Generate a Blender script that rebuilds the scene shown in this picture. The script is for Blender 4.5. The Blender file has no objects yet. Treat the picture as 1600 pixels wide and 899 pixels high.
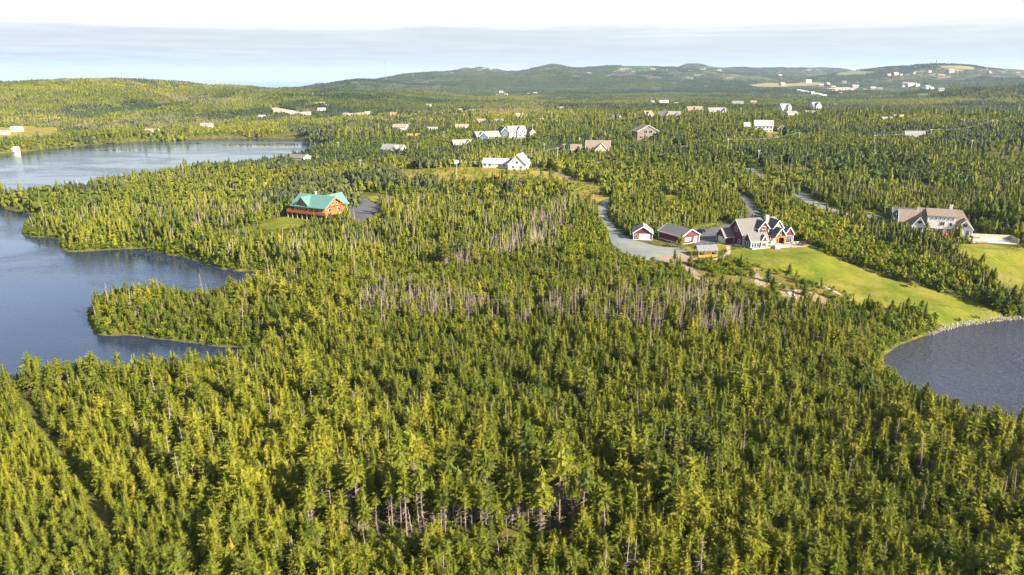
import bpy, bmesh, math, random
import numpy as np
from mathutils import Vector, Matrix
from mathutils.geometry import delaunay_2d_cdt

# ------------------------------------------------------------------ camera, sky, sun, exposure
scene = bpy.context.scene
COL = scene.collection
R = math.radians
CAM_Z = 75.0
cam_d = bpy.data.cameras.new('camera')
cam = bpy.data.objects.new('camera', cam_d)
COL.objects.link(cam)
cam_d.sensor_width = 36.0
cam_d.lens = 24.32
cam_d.clip_start = 1.0
cam_d.clip_end = 200000.0
cam.location = (0, 0, CAM_Z)
cam.rotation_euler = (R(90 - 16.95), 0, 0)
scene.camera = cam

SUN_EL, SUN_AZ = 29.0, 124.0          # azimuth clockwise from +Y (the view direction): low sun, right and a little behind
sd = Vector((math.sin(R(SUN_AZ)) * math.cos(R(SUN_EL)), math.cos(R(SUN_AZ)) * math.cos(R(SUN_EL)), math.sin(R(SUN_EL))))
sun_d = bpy.data.lights.new('sun', 'SUN')
sun_d.energy = 5.0
sun_d.angle = R(0.53)
sun_d.color = (1.0, 0.90, 0.73)
sun = bpy.data.objects.new('sun', sun_d)
COL.objects.link(sun)
sun.rotation_euler = (-sd).to_track_quat('-Z', 'Y').to_euler()
sun.location = (300, -200, 400)

world = bpy.data.worlds.new('World')
scene.world = world
world.use_nodes = True
wn = world.node_tree
wn.nodes.clear()
def N(nt, typ, **kw):
    n = nt.nodes.new(typ)
    for k, v in kw.items():
        if k == 'ins':
            for i, x in v.items():
                n.inputs[i].default_value = x
        else:
            setattr(n, k, v)
    return n
def math_(nt, op, a, b=None, c=None, clamp=False):
    n = nt.nodes.new('ShaderNodeMath'); n.operation = op; n.use_clamp = clamp
    for i, v in enumerate((a, b, c)):
        if v is None: continue
        if isinstance(v, (int, float)): n.inputs[i].default_value = v
        else: nt.links.new(v, n.inputs[i])
    return n.outputs[0]
def ramp_(nt, fac, stops, interp='LINEAR'):
    n = nt.nodes.new('ShaderNodeValToRGB')
    cr = n.color_ramp; cr.interpolation = interp
    while len(cr.elements) < len(stops): cr.elements.new(0.5)
    for e, (p, c) in zip(cr.elements, stops):
        e.position = p
        e.color = c if len(c) == 4 else (*c, 1)
    nt.links.new(fac, n.inputs[0])
    return n.outputs[0]
def mix_(nt, fac, a, b, mode='MIX'):
    n = nt.nodes.new('ShaderNodeMix'); n.data_type = 'RGBA'; n.blend_type = mode
    for s, v in ((n.inputs[0], fac), (n.inputs[6], a), (n.inputs[7], b)):
        if isinstance(v, (int, float)): s.default_value = v
        elif isinstance(v, tuple): s.default_value = v if len(v) == 4 else (*v, 1)
        else: nt.links.new(v, s)
    return n.outputs[2]
def noise_(nt, vec, scale, detail=3, rough=0.55, dist=0.0):
    n = nt.nodes.new('ShaderNodeTexNoise')
    n.inputs['Scale'].default_value = scale; n.inputs['Detail'].default_value = detail
    n.inputs['Roughness'].default_value = rough; n.inputs['Distortion'].default_value = dist
    if vec is not None: nt.links.new(vec, n.inputs['Vector'])
    return n.outputs[0]
sky = N(wn, 'ShaderNodeTexSky', sky_type='NISHITA', sun_disc=False, sun_elevation=R(SUN_EL), sun_rotation=R(SUN_AZ), air_density=1.0, dust_density=0.4, ozone_density=1.5, altitude=120)
tc = N(wn, 'ShaderNodeTexCoord')
sep = N(wn, 'ShaderNodeSeparateXYZ')
wn.links.new(tc.outputs['Generated'], sep.inputs[0])
up = math_(wn, 'MAXIMUM', sep.outputs[2], 0.0)
den = math_(wn, 'ADD', up, 0.02)
cx = math_(wn, 'DIVIDE', sep.outputs[0], den)
cy = math_(wn, 'DIVIDE', sep.outputs[1], den)
comb = N(wn, 'ShaderNodeCombineXYZ')
wn.links.new(cx, comb.inputs[0]); wn.links.new(cy, comb.inputs[1])
# one flat cloud deck seen edge-on: a closed white sheet low down that breaks open overhead
big = noise_(wn, comb.outputs[0], 0.16, 5, 0.6, 0.4)
streak = noise_(wn, comb.outputs[0], 0.5, 4, 0.6, 0.2)
edge = math_(wn, 'ADD', up, math_(wn, 'MULTIPLY', math_(wn, 'SUBTRACT', big, 0.5), 0.008))
deck = ramp_(wn, edge, [(0.0, (0.97,)*3), (0.03, (0.97,)*3), (0.056, (0.97,)*3), (0.063, (0.98,)*3), (0.13, (0.70,)*3), (0.22, (0.30,)*3), (1.0, (0.30,)*3)])
mps = N(wn, 'ShaderNodeMapping', ins={'Scale': (2.2, 2.2, 75.0)}); wn.links.new(tc.outputs['Generated'], mps.inputs[0])
layer = noise_(wn, mps.outputs[0], 1.0, 5, 0.62, 0.6)
br = math_(wn, 'MULTIPLY', math_(wn, 'SUBTRACT', streak, 0.48), 0.25)
cover = math_(wn, 'ADD', deck, br, clamp=True)
bg1 = N(wn, 'ShaderNodeBackground', ins={1: 0.085})
wn.links.new(sky.outputs[0], bg1.inputs[0])
bg2 = N(wn, 'ShaderNodeBackground', ins={1: 0.252})
wn.links.new(ramp_(wn, math_(wn, 'ADD', edge, math_(wn, 'MULTIPLY', math_(wn, 'SUBTRACT', layer, 0.5), 0.05)), [(0.0, (0.52, 0.61, 0.76)), (0.022, (0.57, 0.64, 0.74)), (0.040, (0.66, 0.70, 0.76)), (0.054, (0.74, 0.76, 0.79)), (0.063, (1.0, 0.99, 0.965)), (1.0, (1.0, 0.99, 0.97))]), bg2.inputs[0])
mxs = N(wn, 'ShaderNodeMixShader')
wn.links.new(cover, mxs.inputs[0]); wn.links.new(bg1.outputs[0], mxs.inputs[1]); wn.links.new(bg2.outputs[0], mxs.inputs[2])
wo = N(wn, 'ShaderNodeOutputWorld')
wn.links.new(mxs.outputs[0], wo.inputs[0])

vs = scene.view_settings
vs.view_transform = 'Standard'
vs.look = 'None'
vs.exposure = 1.95
vs.gamma = 1.0
scene.render.engine = 'CYCLES'
scene.cycles.use_denoising = True
scene.cycles.denoising_prefilter = 'NONE'
scene.cycles.max_bounces = 6
scene.cycles.diffuse_bounces = 2
scene.cycles.glossy_bounces = 2
scene.cycles.transmission_bounces = 3
scene.cycles.volume_bounces = 0
scene.cycles.transparent_max_bounces = 6

# ------------------------------------------------------------------ terrain heights
#TERRAIN_BEGIN
def _hash(ix, iy, seed):
    h = (ix.astype(np.int64) * 374761393 + iy.astype(np.int64) * 668265263 + seed * 974711) & 0x7fffffff
    h = ((h ^ (h >> 13)) * 1274126177) & 0x7fffffff
    return ((h ^ (h >> 16)) & 0xffff) / 65535.0
def vnoise(x, y, seed=0):
    ix = np.floor(x); iy = np.floor(y)
    fx = x - ix; fy = y - iy
    fx = fx * fx * (3 - 2 * fx); fy = fy * fy * (3 - 2 * fy)
    a = _hash(ix, iy, seed); b = _hash(ix + 1, iy, seed); c = _hash(ix, iy + 1, seed); d = _hash(ix + 1, iy + 1, seed)
    return (a + (b - a) * fx) * (1 - fy) + (c + (d - c) * fx) * fy
def fbm(x, y, seed=0, octv=4):
    s = 0.0; a = 0.5; t = 0
    for k in range(octv):
        s = s + a * vnoise(x, y, seed + k * 17); t += a
        x = x * 2.03 + 5.1; y = y * 2.03 + 1.7; a *= 0.5
    return s / t - 0.5
def inside(x, y, poly):
    r = np.zeros(x.shape, bool)
    n = len(poly)
    for i in range(n):
        x1, y1 = poly[i]; x2, y2 = poly[(i + 1) % n]
        if y1 == y2: continue
        c = ((y1 > y) != (y2 > y)) & (x < (x2 - x1) * (y - y1) / (y2 - y1) + x1)
        r ^= c
    return r
def seg_dist(x, y, line, closed=False):
    d = np.full(x.shape, 1e9)
    n = len(line)
    for i in range(n if closed else n - 1):
        x1, y1 = line[i]; x2, y2 = line[(i + 1) % n]
        dx, dy = x2 - x1, y2 - y1
        L = dx * dx + dy * dy + 1e-9
        t = np.clip(((x - x1) * dx + (y - y1) * dy) / L, 0, 1)
        d = np.minimum(d, np.hypot(x - x1 - t * dx, y - y1 - t * dy))
    return d
def smooth(a, b, v):
    t = np.clip((v - a) / (b - a), 0, 1)
    return t * t * (3 - 2 * t)

# lake and pond outlines (water level 0)
LAKE = [(-1500, 560), (-563.7, 669.6), (-518.5, 709.6), (-509.5, 734.7), (-499.1, 782.9), (-478.1, 821.3), (-454.3, 854.7), (-426.2, 872.5), (-380.0, 890.9), (-326.8, 900.5), (-274.9, 890.9), (-230.7, 846.1), (-199.6, 782.9), (-189.6, 703.6), (-193.1, 638.6), (-201.5, 592.6), (-235.8, 556.4), (-266.0, 495.4), (-292.0, 448.5), (-316.9, 424.7), (-340.6, 424.7),
        (-326.1, 415.9), (-307.5, 411.6), (-289.4, 399.1), (-271.6, 387.4), (-253.3, 369.3), (-253.6, 354.2), (-244.2, 337.4), (-234.6, 331.6), (-222.5, 328.8), (-213.8, 323.3), (-209.4, 312.8), (-202.6, 304.1), (-196.9, 300.6), (-185.2, 304.1), (-171.2, 307.8), (-161.4, 302.9), (-151.8, 295.9), (-141.8, 291.4), (-129.3, 281.7), (-118.9, 272.5), (-109.6, 268.6), (-102.2, 269.6), (-94.9, 263.0), (-90.1, 252.3), (-92.1, 244.1),
        (-95.7, 234.7), (-105.3, 230.3), (-119.4, 231.8), (-131.8, 231.8), (-138.8, 228.2), (-141.2, 221.9), (-139.5, 215.4), (-133.5, 206.1), (-126.7, 198.1), (-122.0, 195.9), (-116.7, 197.0), (-111.1, 195.4), (-103.0, 192.7), (-94.5, 190.7), (-85.7, 187.6), (-78.8, 186.6), (-73.6, 184.2), (-71.3, 178.5), (-73.3, 169.8), (-83.1, 164.9), (-98.2, 162.1), (-113.4, 160.2), (-127.5, 157.2), (-148.4, 153.7), (-196.0, 147.5), (-500, 170), (-900, 200), (-1500, 300)]
POND = [(180.3, 214.1), (166.0, 211.6), (156.4, 209.7), (141.1, 204.9), (131.6, 199.8), (123.6, 195.4), (115.4, 190.2), (108.7, 184.7), (104.3, 180.4), (99.6, 173.2), (95.6, 161.8), (95.0, 150.2), (99.1, 141.8), (103.6, 135.4), (108.2, 129.9), (111.3, 120.1), (230, 100), (360, 130), (380, 190), (300, 215)]

# spot heights (x, y, z)
SPOT = [(*(-74.1, 83.6), 6), (*(-36.0, 81.2), 8), (*(0.0, 80.0), 9), (*(35.4, 80.0), 9), (*(73.0, 82.4), 7), (0, 30, 8), (-120, 40, 6), (120, 40, 7),
        (*(-97.6, 116.5), 5), (*(-59.2, 113.2), 7), (*(0.0, 111.5), 8), (*(59.2, 113.2), 7), (*(-45.1, 148.8), 6), (*(0.0, 146.7), 7), (*(43.8, 144.5), 8), (*(77.3, 153.1), 4),
        (*(-103.7, 203.3), 2.5), (*(-57.8, 196.3), 5), (*(-19.0, 193.5), 6), (*(19.2, 196.4), 7), (*(56.8, 193.5), 8), (*(88.9, 202.5), 7), (*(102.1, 196.3), 5), (*(125.7, 203.3), 2.5), (*(151.0, 211.4), 1.8),
        (*(124.5, 221.7), 6.2), (*(137.9, 218.0), 4), (*(114.0, 237.3), 8.5), (*(92.7, 229.2), 8.5), (*(78.9, 227.9), 10), (*(63.1, 217.5), 8.6), (*(92.7, 256.5), 12), (*(56.1, 256.5), 12), (*(78.8, 277.7), 12.2), (*(112.6, 263.4), 11.6),
        (*(-46.5, 242.0), 6), (*(0.0, 243.5), 8), (*(31.6, 254.5), 10), (*(-104.6, 274.1), 5), (*(-143.5, 303.0), 5), (*(-197.0, 320.8), 4), (*(-265.3, 383.2), 3), (*(-95.4, 333.0), 8), (*(-72.1, 334.4), 9), (*(-113.6, 335.7), 6.5), (*(-198.4, 386.6), 6), (*(-175.7, 451.9), 7), (*(-28.6, 304.5), 12), (*(15.4, 330.0), 13),
        (*(172.4, 271.8), 13), (*(191.3, 269.3), 12.8), (*(173.1, 244.2), 9), (*(177.4, 229.3), 5), (*(143.7, 241.6), 8.5), (*(140.4, 269.2), 11.5), (*(218.4, 254.5), 10),
        (*(-170.1, 561.2), 5), (*(-64.8, 388.1), 13), (*(-39.8, 431.8), 16), (*(0.0, 457.0), 18), (*(54.8, 369.3), 16), (*(101.1, 363.1), 17), (*(151.6, 363.1), 17), (*(191.5, 343.0), 17), (*(264.9, 356.8), 18),
        (*(-104.6, 572.3), 14), (*(62.3, 524.9), 20), (*(122.5, 643.2), 22), (*(184.7, 505.8), 22), (*(271.9, 496.3), 23), (*(387.9, 532.4), 24), (*(0.0, 682.2), 20), (*(-71.4, 788.8), 17), (*(239.9, 680.0), 25), (*(-175.2, 771.4), 8),
        (*(154.5, 858.3), 27), (*(302.5, 840.4), 28), (*(421.4, 779.3), 28), (*(561.8, 779.3), 28), (*(0.0, 947.7), 22), (*(-185.3, 1028.0), 13), (*(100.6, 1121.5), 25), (*(283.1, 1052.3), 29), (*(462.7, 1031.8), 29), (*(-99.2, 1104.2), 20),
        (*(-431.7, 954.1), 4), (*(-547.1, 861.6), 4), (*(-308.7, 975.5), 5), (-1500, 900, 20), (-900, 1050, 16), (1600, 900, 30), (1700, 1400, 26), (900, 1700, 12), (300, 1800, 10), (-200, 1700, 12), (1500, 2300, 14), (0, 2400, 14), (800, 2600, 18), (-1000, 2200, 12), (2500, 2500, 14), (-2500, 2500, 10), (0, 4000, 30), (2500, 4000, 30), (-2500, 4000, -20), (5000, 4000, 30)]
SPX = np.array([s[0] for s in SPOT]); SPY = np.array([s[1] for s in SPOT]); SPZ = np.array([s[2] for s in SPOT])
# hill crests: (y of the crest, width of near slope, width of far slope, foot height, [(x, z) along the crest])
RIDGES = [
    (1650., 700., 900., 4., [(-2600, 40), (-1553, 56.8), (-1259, 59.6), (-1171, 59.6), (-1112, 65.3), (-1023, 69.5), (-921, 70.9), (-892, 69.5), (-819, 65.3), (-762, 55.4), (-674, 54.0), (-586, 52.6), (-499, 48.4), (-411, 44.2), (-294, 37.1), (-177, 24.3), (0, 10.0)]),
    (2100., 800., 800., 4., [(-787, 21.3), (-672, 39.3), (-523, 37.5), (-374, 39.3), (-299, 39.3), (-187, 28.5), (-75, 10.5), (56, -7.7), (400, 0)]),
    (3300., 900., 900., -40., [(-1468, 18.9), (-968, 30.2), (-879, 44.3), (-790, 55.5), (-672, 66.7), (-585, 61.1), (-439, 47.1), (-234, 41.5), (59, 24.6), (900, -40)]),
    (5200., 2300., 900., 8., [(-1000, -75), (-896, 17.7), (-848, 48.7), (-823, 86.2), (-758, 99.3), (-643, 108.1), (-505, 114.7), (-436, 119.1), (-92, 110.3), (46, 114.7), (183, 140.9), (284, 158.4), (413, 140.9), (481, 136.6), (687, 154.0), (916, 154.0), (1100, 145.3), (1201, 140.9), (1307, 127.8), (1515, 114.7), (2301, 75.2), (3228, 39.9), (8000, 20)]),
    (5900., 700., 600., -70., [(-575, 50.2), (-495, 125.0), (-390, 142.4), (-312, 149.8), (-234, 157.2), (-130, 144.8), (-42, 130.0), (104, 85.2), (523, 35.1)]),
    (6300., 1500., 900., 0., [(1284, 48.5), (1419, 117.8), (1498, 178.7), (1553, 186.6), (1619, 183.9), (1710, 162.8), (1833, 146.9), (1943, 157.5), (2110, 152.2), (2388, 154.9), (2694, 152.2), (2861, 149.6), (2947, 128.4), (4451, 117.8), (6676, 117.8)]),
    (4300., 2000., 900., 12., [(1150, -34.9), (1528, 20.3), (1863, 89.7), (2049, 115.1), (2235, 134.9), (2385, 145.8), (2516, 153.0), (2611, 151.2), (2765, 136.7), (3035, 118.7), (3613, 82.4), (4568, 67.8)]),
    (1750., 420., 600., 20., [(690, 0.0), (1001, 15.2), (1093, 27.3), (1129, 40.8), (1182, 51.3), (1243, 54.2), (1398, 57.2), (1868, 45.3)]),
]
# levelled building pads (x, y, radius, z)
PADS = [(*(93.5, 257.5), 26, 12.0), (*(64.1, 262.8), 16, 12.0), (*(52.0, 270.4), 12, 12.0), (*(70.7, 245.1), 8, 11.2), (*(-97.4, 334.6), 22, 8.0), (*(171.7, 273.0), 26, 13.0), (*(190.9, 267.9), 16, 12.6)]
def height(x, y):
    x = np.asarray(x, float); y = np.asarray(y, float)
    num = np.zeros(x.shape); den = np.zeros(x.shape)
    for px, py, pz in zip(SPX, SPY, SPZ):
        soft = 4.0 + 0.02 * py
        w = 1.0 / ((x - px) ** 2 + (y - py) ** 2 + soft * soft) ** 1.7
        num += w * pz; den += w
    z = num / den
    far = smooth(900, 1800, np.hypot(x, y))
    z = z + fbm(x / 45, y / 45, 3, 4) * 2.2 * (1 - far) * smooth(60, 120, y) + far * fbm(x / 260, y / 260, 9, 4) * 22
    # coast: beyond the hills the land falls into the sea
    z = z - smooth(6600, 7600, y) * 160 - smooth(2600, 3300, y) * smooth(-400, -1400, x) * 120
    for (Y, wf, wb, foot, pts) in RIDGES:
        xs = np.array([p[0] for p in pts]); zs = np.array([p[1] for p in pts])
        zc = np.interp(x, xs, zs, left=-200., right=-200.) - 5.0
        yy = y + fbm(x / 500, y / 500, 21, 2) * wf * 0.25
        t = np.where(yy < Y, (Y - yy) / wf, (yy - Y) / wb)
        g = np.where(t < 1, 0.5 * (1 + np.cos(np.pi * np.clip(np.abs(t), 0, 1))), 0)
        rough = fbm(x / (0.16 * wf), y / (0.16 * wf), int(Y) % 91, 4) * 0.55 + fbm(x / (0.05 * wf), y / (0.05 * wf), int(Y) % 37, 3) * 0.22
        ft = np.minimum(foot, zc)
        h = ft + (zc - ft) * g * (1 + rough * np.clip(np.abs(t) * 3.0, 0, 1) * (1 - 0.5 * np.clip(np.abs(t), 0, 1)) * 1.6)
        if Y > 3500: h = h + np.clip(np.abs(t) * 4, 0, 1) * g * (fbm(x / 520, y / 520, 71, 4) - .20) * 95
        h = np.where(g <= 0, -200., h)
        k = 3.0
        m = np.maximum(z, h)
        z = m + k * np.exp(-np.abs(z - h) / k) * 0.5
    near = (y < 1100) & (np.abs(x) < 1700)
    if near.any():
        xn, yn = x[near], y[near]
        d = np.full(xn.shape, 1e9)
        for poly in (LAKE, POND):
            s = seg_dist(xn, yn, poly, True)
            s = np.where(inside(xn, yn, poly), -s, s)
            d = np.minimum(d, s)
        zl = z[near]
        for (px, py, pr, pz) in PADS:
            q = np.hypot(xn - px, yn - py)
            w = 1 - smooth(pr * 0.72, pr * 1.25, q)
            zl = zl * (1 - w) + pz * w
        bank = np.clip(d, 0, None)
        zl = np.where(d > 0, np.minimum(np.maximum(zl, 0.5), 0.35 + bank * 0.45) * smooth(-2, 1.5, d) , np.maximum(-3.0, d * 0.35))
        z[near] = zl
    return z
#TERRAIN_END
def axis(lo, a, b, hi, step, g, cap, cap_to):
    v = list(np.arange(a, b + 0.1, step))
    s = step; p = b
    while p < hi:
        s = min(s * g, cap) if p < cap_to else s * 1.15
        p += s; v.append(p)
    s = step; p = a
    left = []
    while p > lo:
        s = min(s * g, cap) if p > -cap_to else s * 1.15
        p -= s; left.append(p)
    return np.array(left[::-1] + v)
GX = axis(-26000, -330, 330, 26000, 3.0, 1.03, 40, 6000)
GY = axis(-60, 60, 620, 12000, 3.0, 1.03, 40, 7000)
gx, gy = np.meshgrid(GX, GY)
GZ = height(gx, gy)
def zat(x, y):
    """height of the terrain mesh itself (its own triangles) at x, y"""
    x = np.asarray(x, float); y = np.asarray(y, float)
    i = np.clip(np.searchsorted(GX, x) - 1, 0, len(GX) - 2); j = np.clip(np.searchsorted(GY, y) - 1, 0, len(GY) - 2)
    u = (x - GX[i]) / (GX[i + 1] - GX[i]); v = (y - GY[j]) / (GY[j + 1] - GY[j])
    a = GZ[j, i]; b = GZ[j, i + 1]; c = GZ[j + 1, i + 1]; d = GZ[j + 1, i]
    return np.where(u >= v, a + (b - a) * u + (c - b) * v, a + (c - d) * u + (d - a) * v)
def z1(x, y): return float(zat(np.array([x]), np.array([y]))[0])

def tag(o, label=None, cat=None, group=None, kind=None):
    if label: o['label'] = label
    if cat: o['category'] = cat
    if group: o['group'] = group
    if kind: o['kind'] = kind
    return o
def np_mesh(name, co, quads=None, tris=None, mats=(), mi=None, smooth_=False):
    me = bpy.data.meshes.new(name)
    co = np.asarray(co, np.float32)
    nq = 0 if quads is None else len(quads); nt_ = 0 if tris is None else len(tris)
    me.vertices.add(len(co)); me.vertices.foreach_set('co', co.ravel())
    idx = []
    if nq: idx.append(np.asarray(quads, np.int32).ravel())
    if nt_: idx.append(np.asarray(tris, np.int32).ravel())
    idx = np.concatenate(idx)
    me.loops.add(len(idx)); me.loops.foreach_set('vertex_index', idx)
    me.polygons.add(nq + nt_)
    st = np.concatenate([np.arange(nq) * 4, nq * 4 + np.arange(nt_) * 3]).astype(np.int32)
    me.polygons.foreach_set('loop_start', st)
    if mi is not None: me.polygons.foreach_set('material_index', np.asarray(mi, np.int32))
    if smooth_: me.polygons.foreach_set('use_smooth', np.ones(nq + nt_, bool))
    for m in mats: me.materials.append(m)
    me.update(calc_edges=True)
    return me
def obj(name, me, parent=None, loc=None):
    o = bpy.data.objects.new(name, me)
    COL.objects.link(o)
    if parent is not None: o.parent = parent
    if loc is not None: o.location = loc
    return o

# ------------------------------------------------------------------ materials
MATS = {}
def mat(name, rgb, rough=0.8, var=0.0, scale=1.0, spec=0.3, metal=0.0, bump=0.0, bscale=20.0, coords='Object'):
    """plain painted or weathered surface with a little procedural variation"""
    if name in MATS: return MATS[name]
    m = bpy.data.materials.new(name); m.use_nodes = True
    nt = m.node_tree; b = nt.nodes['Principled BSDF']
    b.inputs['Roughness'].default_value = rough; b.inputs['Metallic'].default_value = metal
    b.inputs['Specular IOR Level'].default_value = spec
    t = N(nt, 'ShaderNodeTexCoord')
    if var > 0:
        f = noise_(nt, t.outputs[coords], scale, 4, 0.65)
        lo = tuple(c * (1 - var) for c in rgb); hi = tuple(min(1, c * (1 + var)) for c in rgb)
        nt.links.new(ramp_(nt, f, [(0.3, lo), (0.7, hi)]), b.inputs['Base Color'])
    else:
        b.inputs['Base Color'].default_value = (*rgb, 1)
    if bump > 0:
        bp = N(nt, 'ShaderNodeBump', ins={0: bump, 1: 0.05})
        nt.links.new(noise_(nt, t.outputs[coords], bscale, 3), bp.inputs['Height'])
        nt.links.new(bp.outputs[0], b.inputs['Normal'])
    MATS[name] = m
    return m
def ground_mat(name, stops, s1, s2, bump=0.6, rough=0.95, bdist=0.3):
    m = bpy.data.materials.new(name); m.use_nodes = True
    nt = m.node_tree; b = nt.nodes['Principled BSDF']
    b.inputs['Roughness'].default_value = rough; b.inputs['Specular IOR Level'].default_value = 0.1
    g = N(nt, 'ShaderNodeNewGeometry')
    a = noise_(nt, g.outputs['Position'], s1, 5, 0.6); c = noise_(nt, g.outputs['Position'], s2, 4, 0.7)
    f = math_(nt, 'ADD', math_(nt, 'MULTIPLY', a, 0.6), math_(nt, 'MULTIPLY', c, 0.4))
    nt.links.new(ramp_(nt, f, stops), b.inputs['Base Color'])
    bp = N(nt, 'ShaderNodeBump', ins={0: bump, 1: bdist})
    nt.links.new(c, bp.inputs['Height']); nt.links.new(bp.outputs[0], b.inputs['Normal'])
    MATS[name] = m
    return m
# wooded ground: heath and moss near by; beyond the built trees the same wood seen as texture
def make_ground():
    m = bpy.data.materials.new('woodland_ground'); m.use_nodes = True
    nt = m.node_tree; b = nt.nodes['Principled BSDF']
    b.inputs['Roughness'].default_value = 1.0; b.inputs['Specular IOR Level'].default_value = 0.05
    g = N(nt, 'ShaderNodeNewGeometry')
    pos = g.outputs['Position']
    s = N(nt, 'ShaderNodeSeparateXYZ'); nt.links.new(pos, s.inputs[0])
    far = N(nt, 'ShaderNodeMapRange', ins={1: 1500.0, 2: 2600.0}); nt.links.new(s.outputs[1], far.inputs[0])
    heath = ramp_(nt, noise_(nt, pos, 0.25, 6, 0.65), [(0.3, (0.032, 0.036, 0.010)), (0.5, (0.072, 0.074, 0.018)), (0.7, (0.145, 0.125, 0.03))])
    large = noise_(nt, pos, 0.0035, 5, 0.6)
    fine = noise_(nt, pos, 0.045, 4, 0.75)
    wood = ramp_(nt, fine, [(0.3, (0.014, 0.024, 0.014)), (0.5, (0.035, 0.050, 0.022)), (0.72, (0.075, 0.085, 0.035))])
    wood2 = ramp_(nt, fine, [(0.3, (0.045, 0.040, 0.028)), (0.7, (0.13, 0.105, 0.07))])
    wood = mix_(nt, ramp_(nt, large, [(0.50, (0, 0, 0)), (0.62, (0.8, 0.8, 0.8))]), wood, wood2)
    rock = ramp_(nt, noise_(nt, pos, 0.011, 6, 0.7), [(0.545, (0, 0, 0)), (0.60, (1, 1, 1))])
    hz = N(nt, 'ShaderNodeMapRange', ins={1: 30.0, 2: 120.0}); nt.links.new(s.outputs[2], hz.inputs[0])
    wood = mix_(nt, math_(nt, 'MULTIPLY', rock, hz.outputs[0]), wood, (0.27, 0.215, 0.17))
    nt.links.new(mix_(nt, far.outputs[0], heath, wood), b.inputs['Base Color'])
    bp = N(nt, 'ShaderNodeBump', ins={0: 1.0, 1: 7.0})
    v = N(nt, 'ShaderNodeTexVoronoi', ins={'Scale': 0.11}); nt.links.new(pos, v.inputs['Vector'])
    h = math_(nt, 'MULTIPLY', math_(nt, 'SUBTRACT', 1.0, v.outputs['Distance']), far.outputs[0])
    nt.links.new(h, bp.inputs['Height']); nt.links.new(bp.outputs[0], b.inputs['Normal'])
    return m
M_ground = make_ground()
M_lawn = ground_mat('mown_grass', [(0.36, (0.060, 0.080, 0.007)), (0.46, (0.095, 0.112, 0.008)), (0.54, (0.125, 0.132, 0.010)), (0.64, (0.18, 0.165, 0.02))], 0.09, 0.8, 0.5)
M_meadow = ground_mat('rough_meadow', [(0.3, (0.08, 0.085, 0.012)), (0.47, (0.17, 0.14, 0.022)), (0.58, (0.24, 0.17, 0.035)), (0.7, (0.30, 0.20, 0.06))], 0.07, 0.5, 0.8)
M_heath = ground_mat('heath', [(0.3, (0.05, 0.058, 0.012)), (0.48, (0.105, 0.092, 0.02)), (0.7, (0.19, 0.135, 0.05))], 0.22, 1.1, 0.9)
M_gravel = ground_mat('grey_gravel', [(0.3, (0.12, 0.13, 0.12)), (0.5, (0.16, 0.17, 0.155)), (0.7, (0.205, 0.20, 0.185))], 0.12, 2.5, 0.3)
M_dirt = ground_mat('brown_dirt', [(0.3, (0.14, 0.095, 0.06)), (0.5, (0.21, 0.145, 0.095)), (0.7, (0.29, 0.22, 0.155))], 0.2, 1.8, 0.5)
M_asphalt = ground_mat('asphalt', [(0.3, (0.055, 0.055, 0.065)), (0.5, (0.085, 0.083, 0.095)), (0.7, (0.12, 0.115, 0.12))], 0.15, 3.0, 0.2)
M_oldroad = ground_mat('worn_asphalt', [(0.3, (0.11, 0.115, 0.115)), (0.5, (0.145, 0.15, 0.145)), (0.7, (0.18, 0.18, 0.175))], 0.1, 2.0, 0.2)
M_sand = ground_mat('pale_gravel_pit', [(0.3, (0.24, 0.20, 0.15)), (0.7, (0.36, 0.31, 0.25))], 0.05, 0.5, 0.4)
M_field = ground_mat('hay_field', [(0.3, (0.13, 0.125, 0.045)), (0.7, (0.22, 0.185, 0.08))], 0.02, 0.2, 0.4)
M_green_field = ground_mat('green_field', [(0.3, (0.08, 0.11, 0.03)), (0.7, (0.15, 0.17, 0.055))], 0.02, 0.2, 0.4)

nt = M_lawn.node_tree; b = nt.nodes['Principled BSDF']; lk = b.inputs['Base Color'].links[0]; src_ = lk.from_socket
g_ = N(nt, 'ShaderNodeNewGeometry'); mp_ = N(nt, 'ShaderNodeMapping', ins={'Rotation': (0, 0, R(-32))}); nt.links.new(g_.outputs['Position'], mp_.inputs[0])
wv = N(nt, 'ShaderNodeTexWave', ins={'Scale': 0.16, 'Distortion': 1.2, 'Detail': 1.0, 'Detail Scale': 0.3}); nt.links.new(mp_.outputs[0], wv.inputs['Vector'])
dry = ramp_(nt, noise_(nt, g_.outputs['Position'], 0.05, 5, 0.7), [(0.46, (0, 0, 0)), (0.64, (0.85, 0.85, 0.85))])
c_ = mix_(nt, math_(nt, 'MULTIPLY', wv.outputs['Fac'], 0.42), src_, (0.05, 0.075, 0.006))
nt.links.new(mix_(nt, dry, c_, (0.19, 0.155, 0.03)), b.inputs['Base Color'])
nx, ny = len(GX), len(GY)
ii = np.arange(nx - 1)[None, :] + np.arange(ny - 1)[:, None] * nx
A, B_, C_, D_ = ii.ravel(), (ii + 1).ravel(), (ii + nx + 1).ravel(), (ii + nx).ravel()
tri = np.concatenate([np.stack([A, B_, C_], 1), np.stack([A, C_, D_], 1)])
ground = obj('ground', np_mesh('ground', np.stack([gx.ravel(), gy.ravel(), GZ.ravel()], 1), tris=tri, mats=[M_ground], smooth_=True))
tag(ground, 'wooded ground rising from the lake to far hills', kind='structure')

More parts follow.
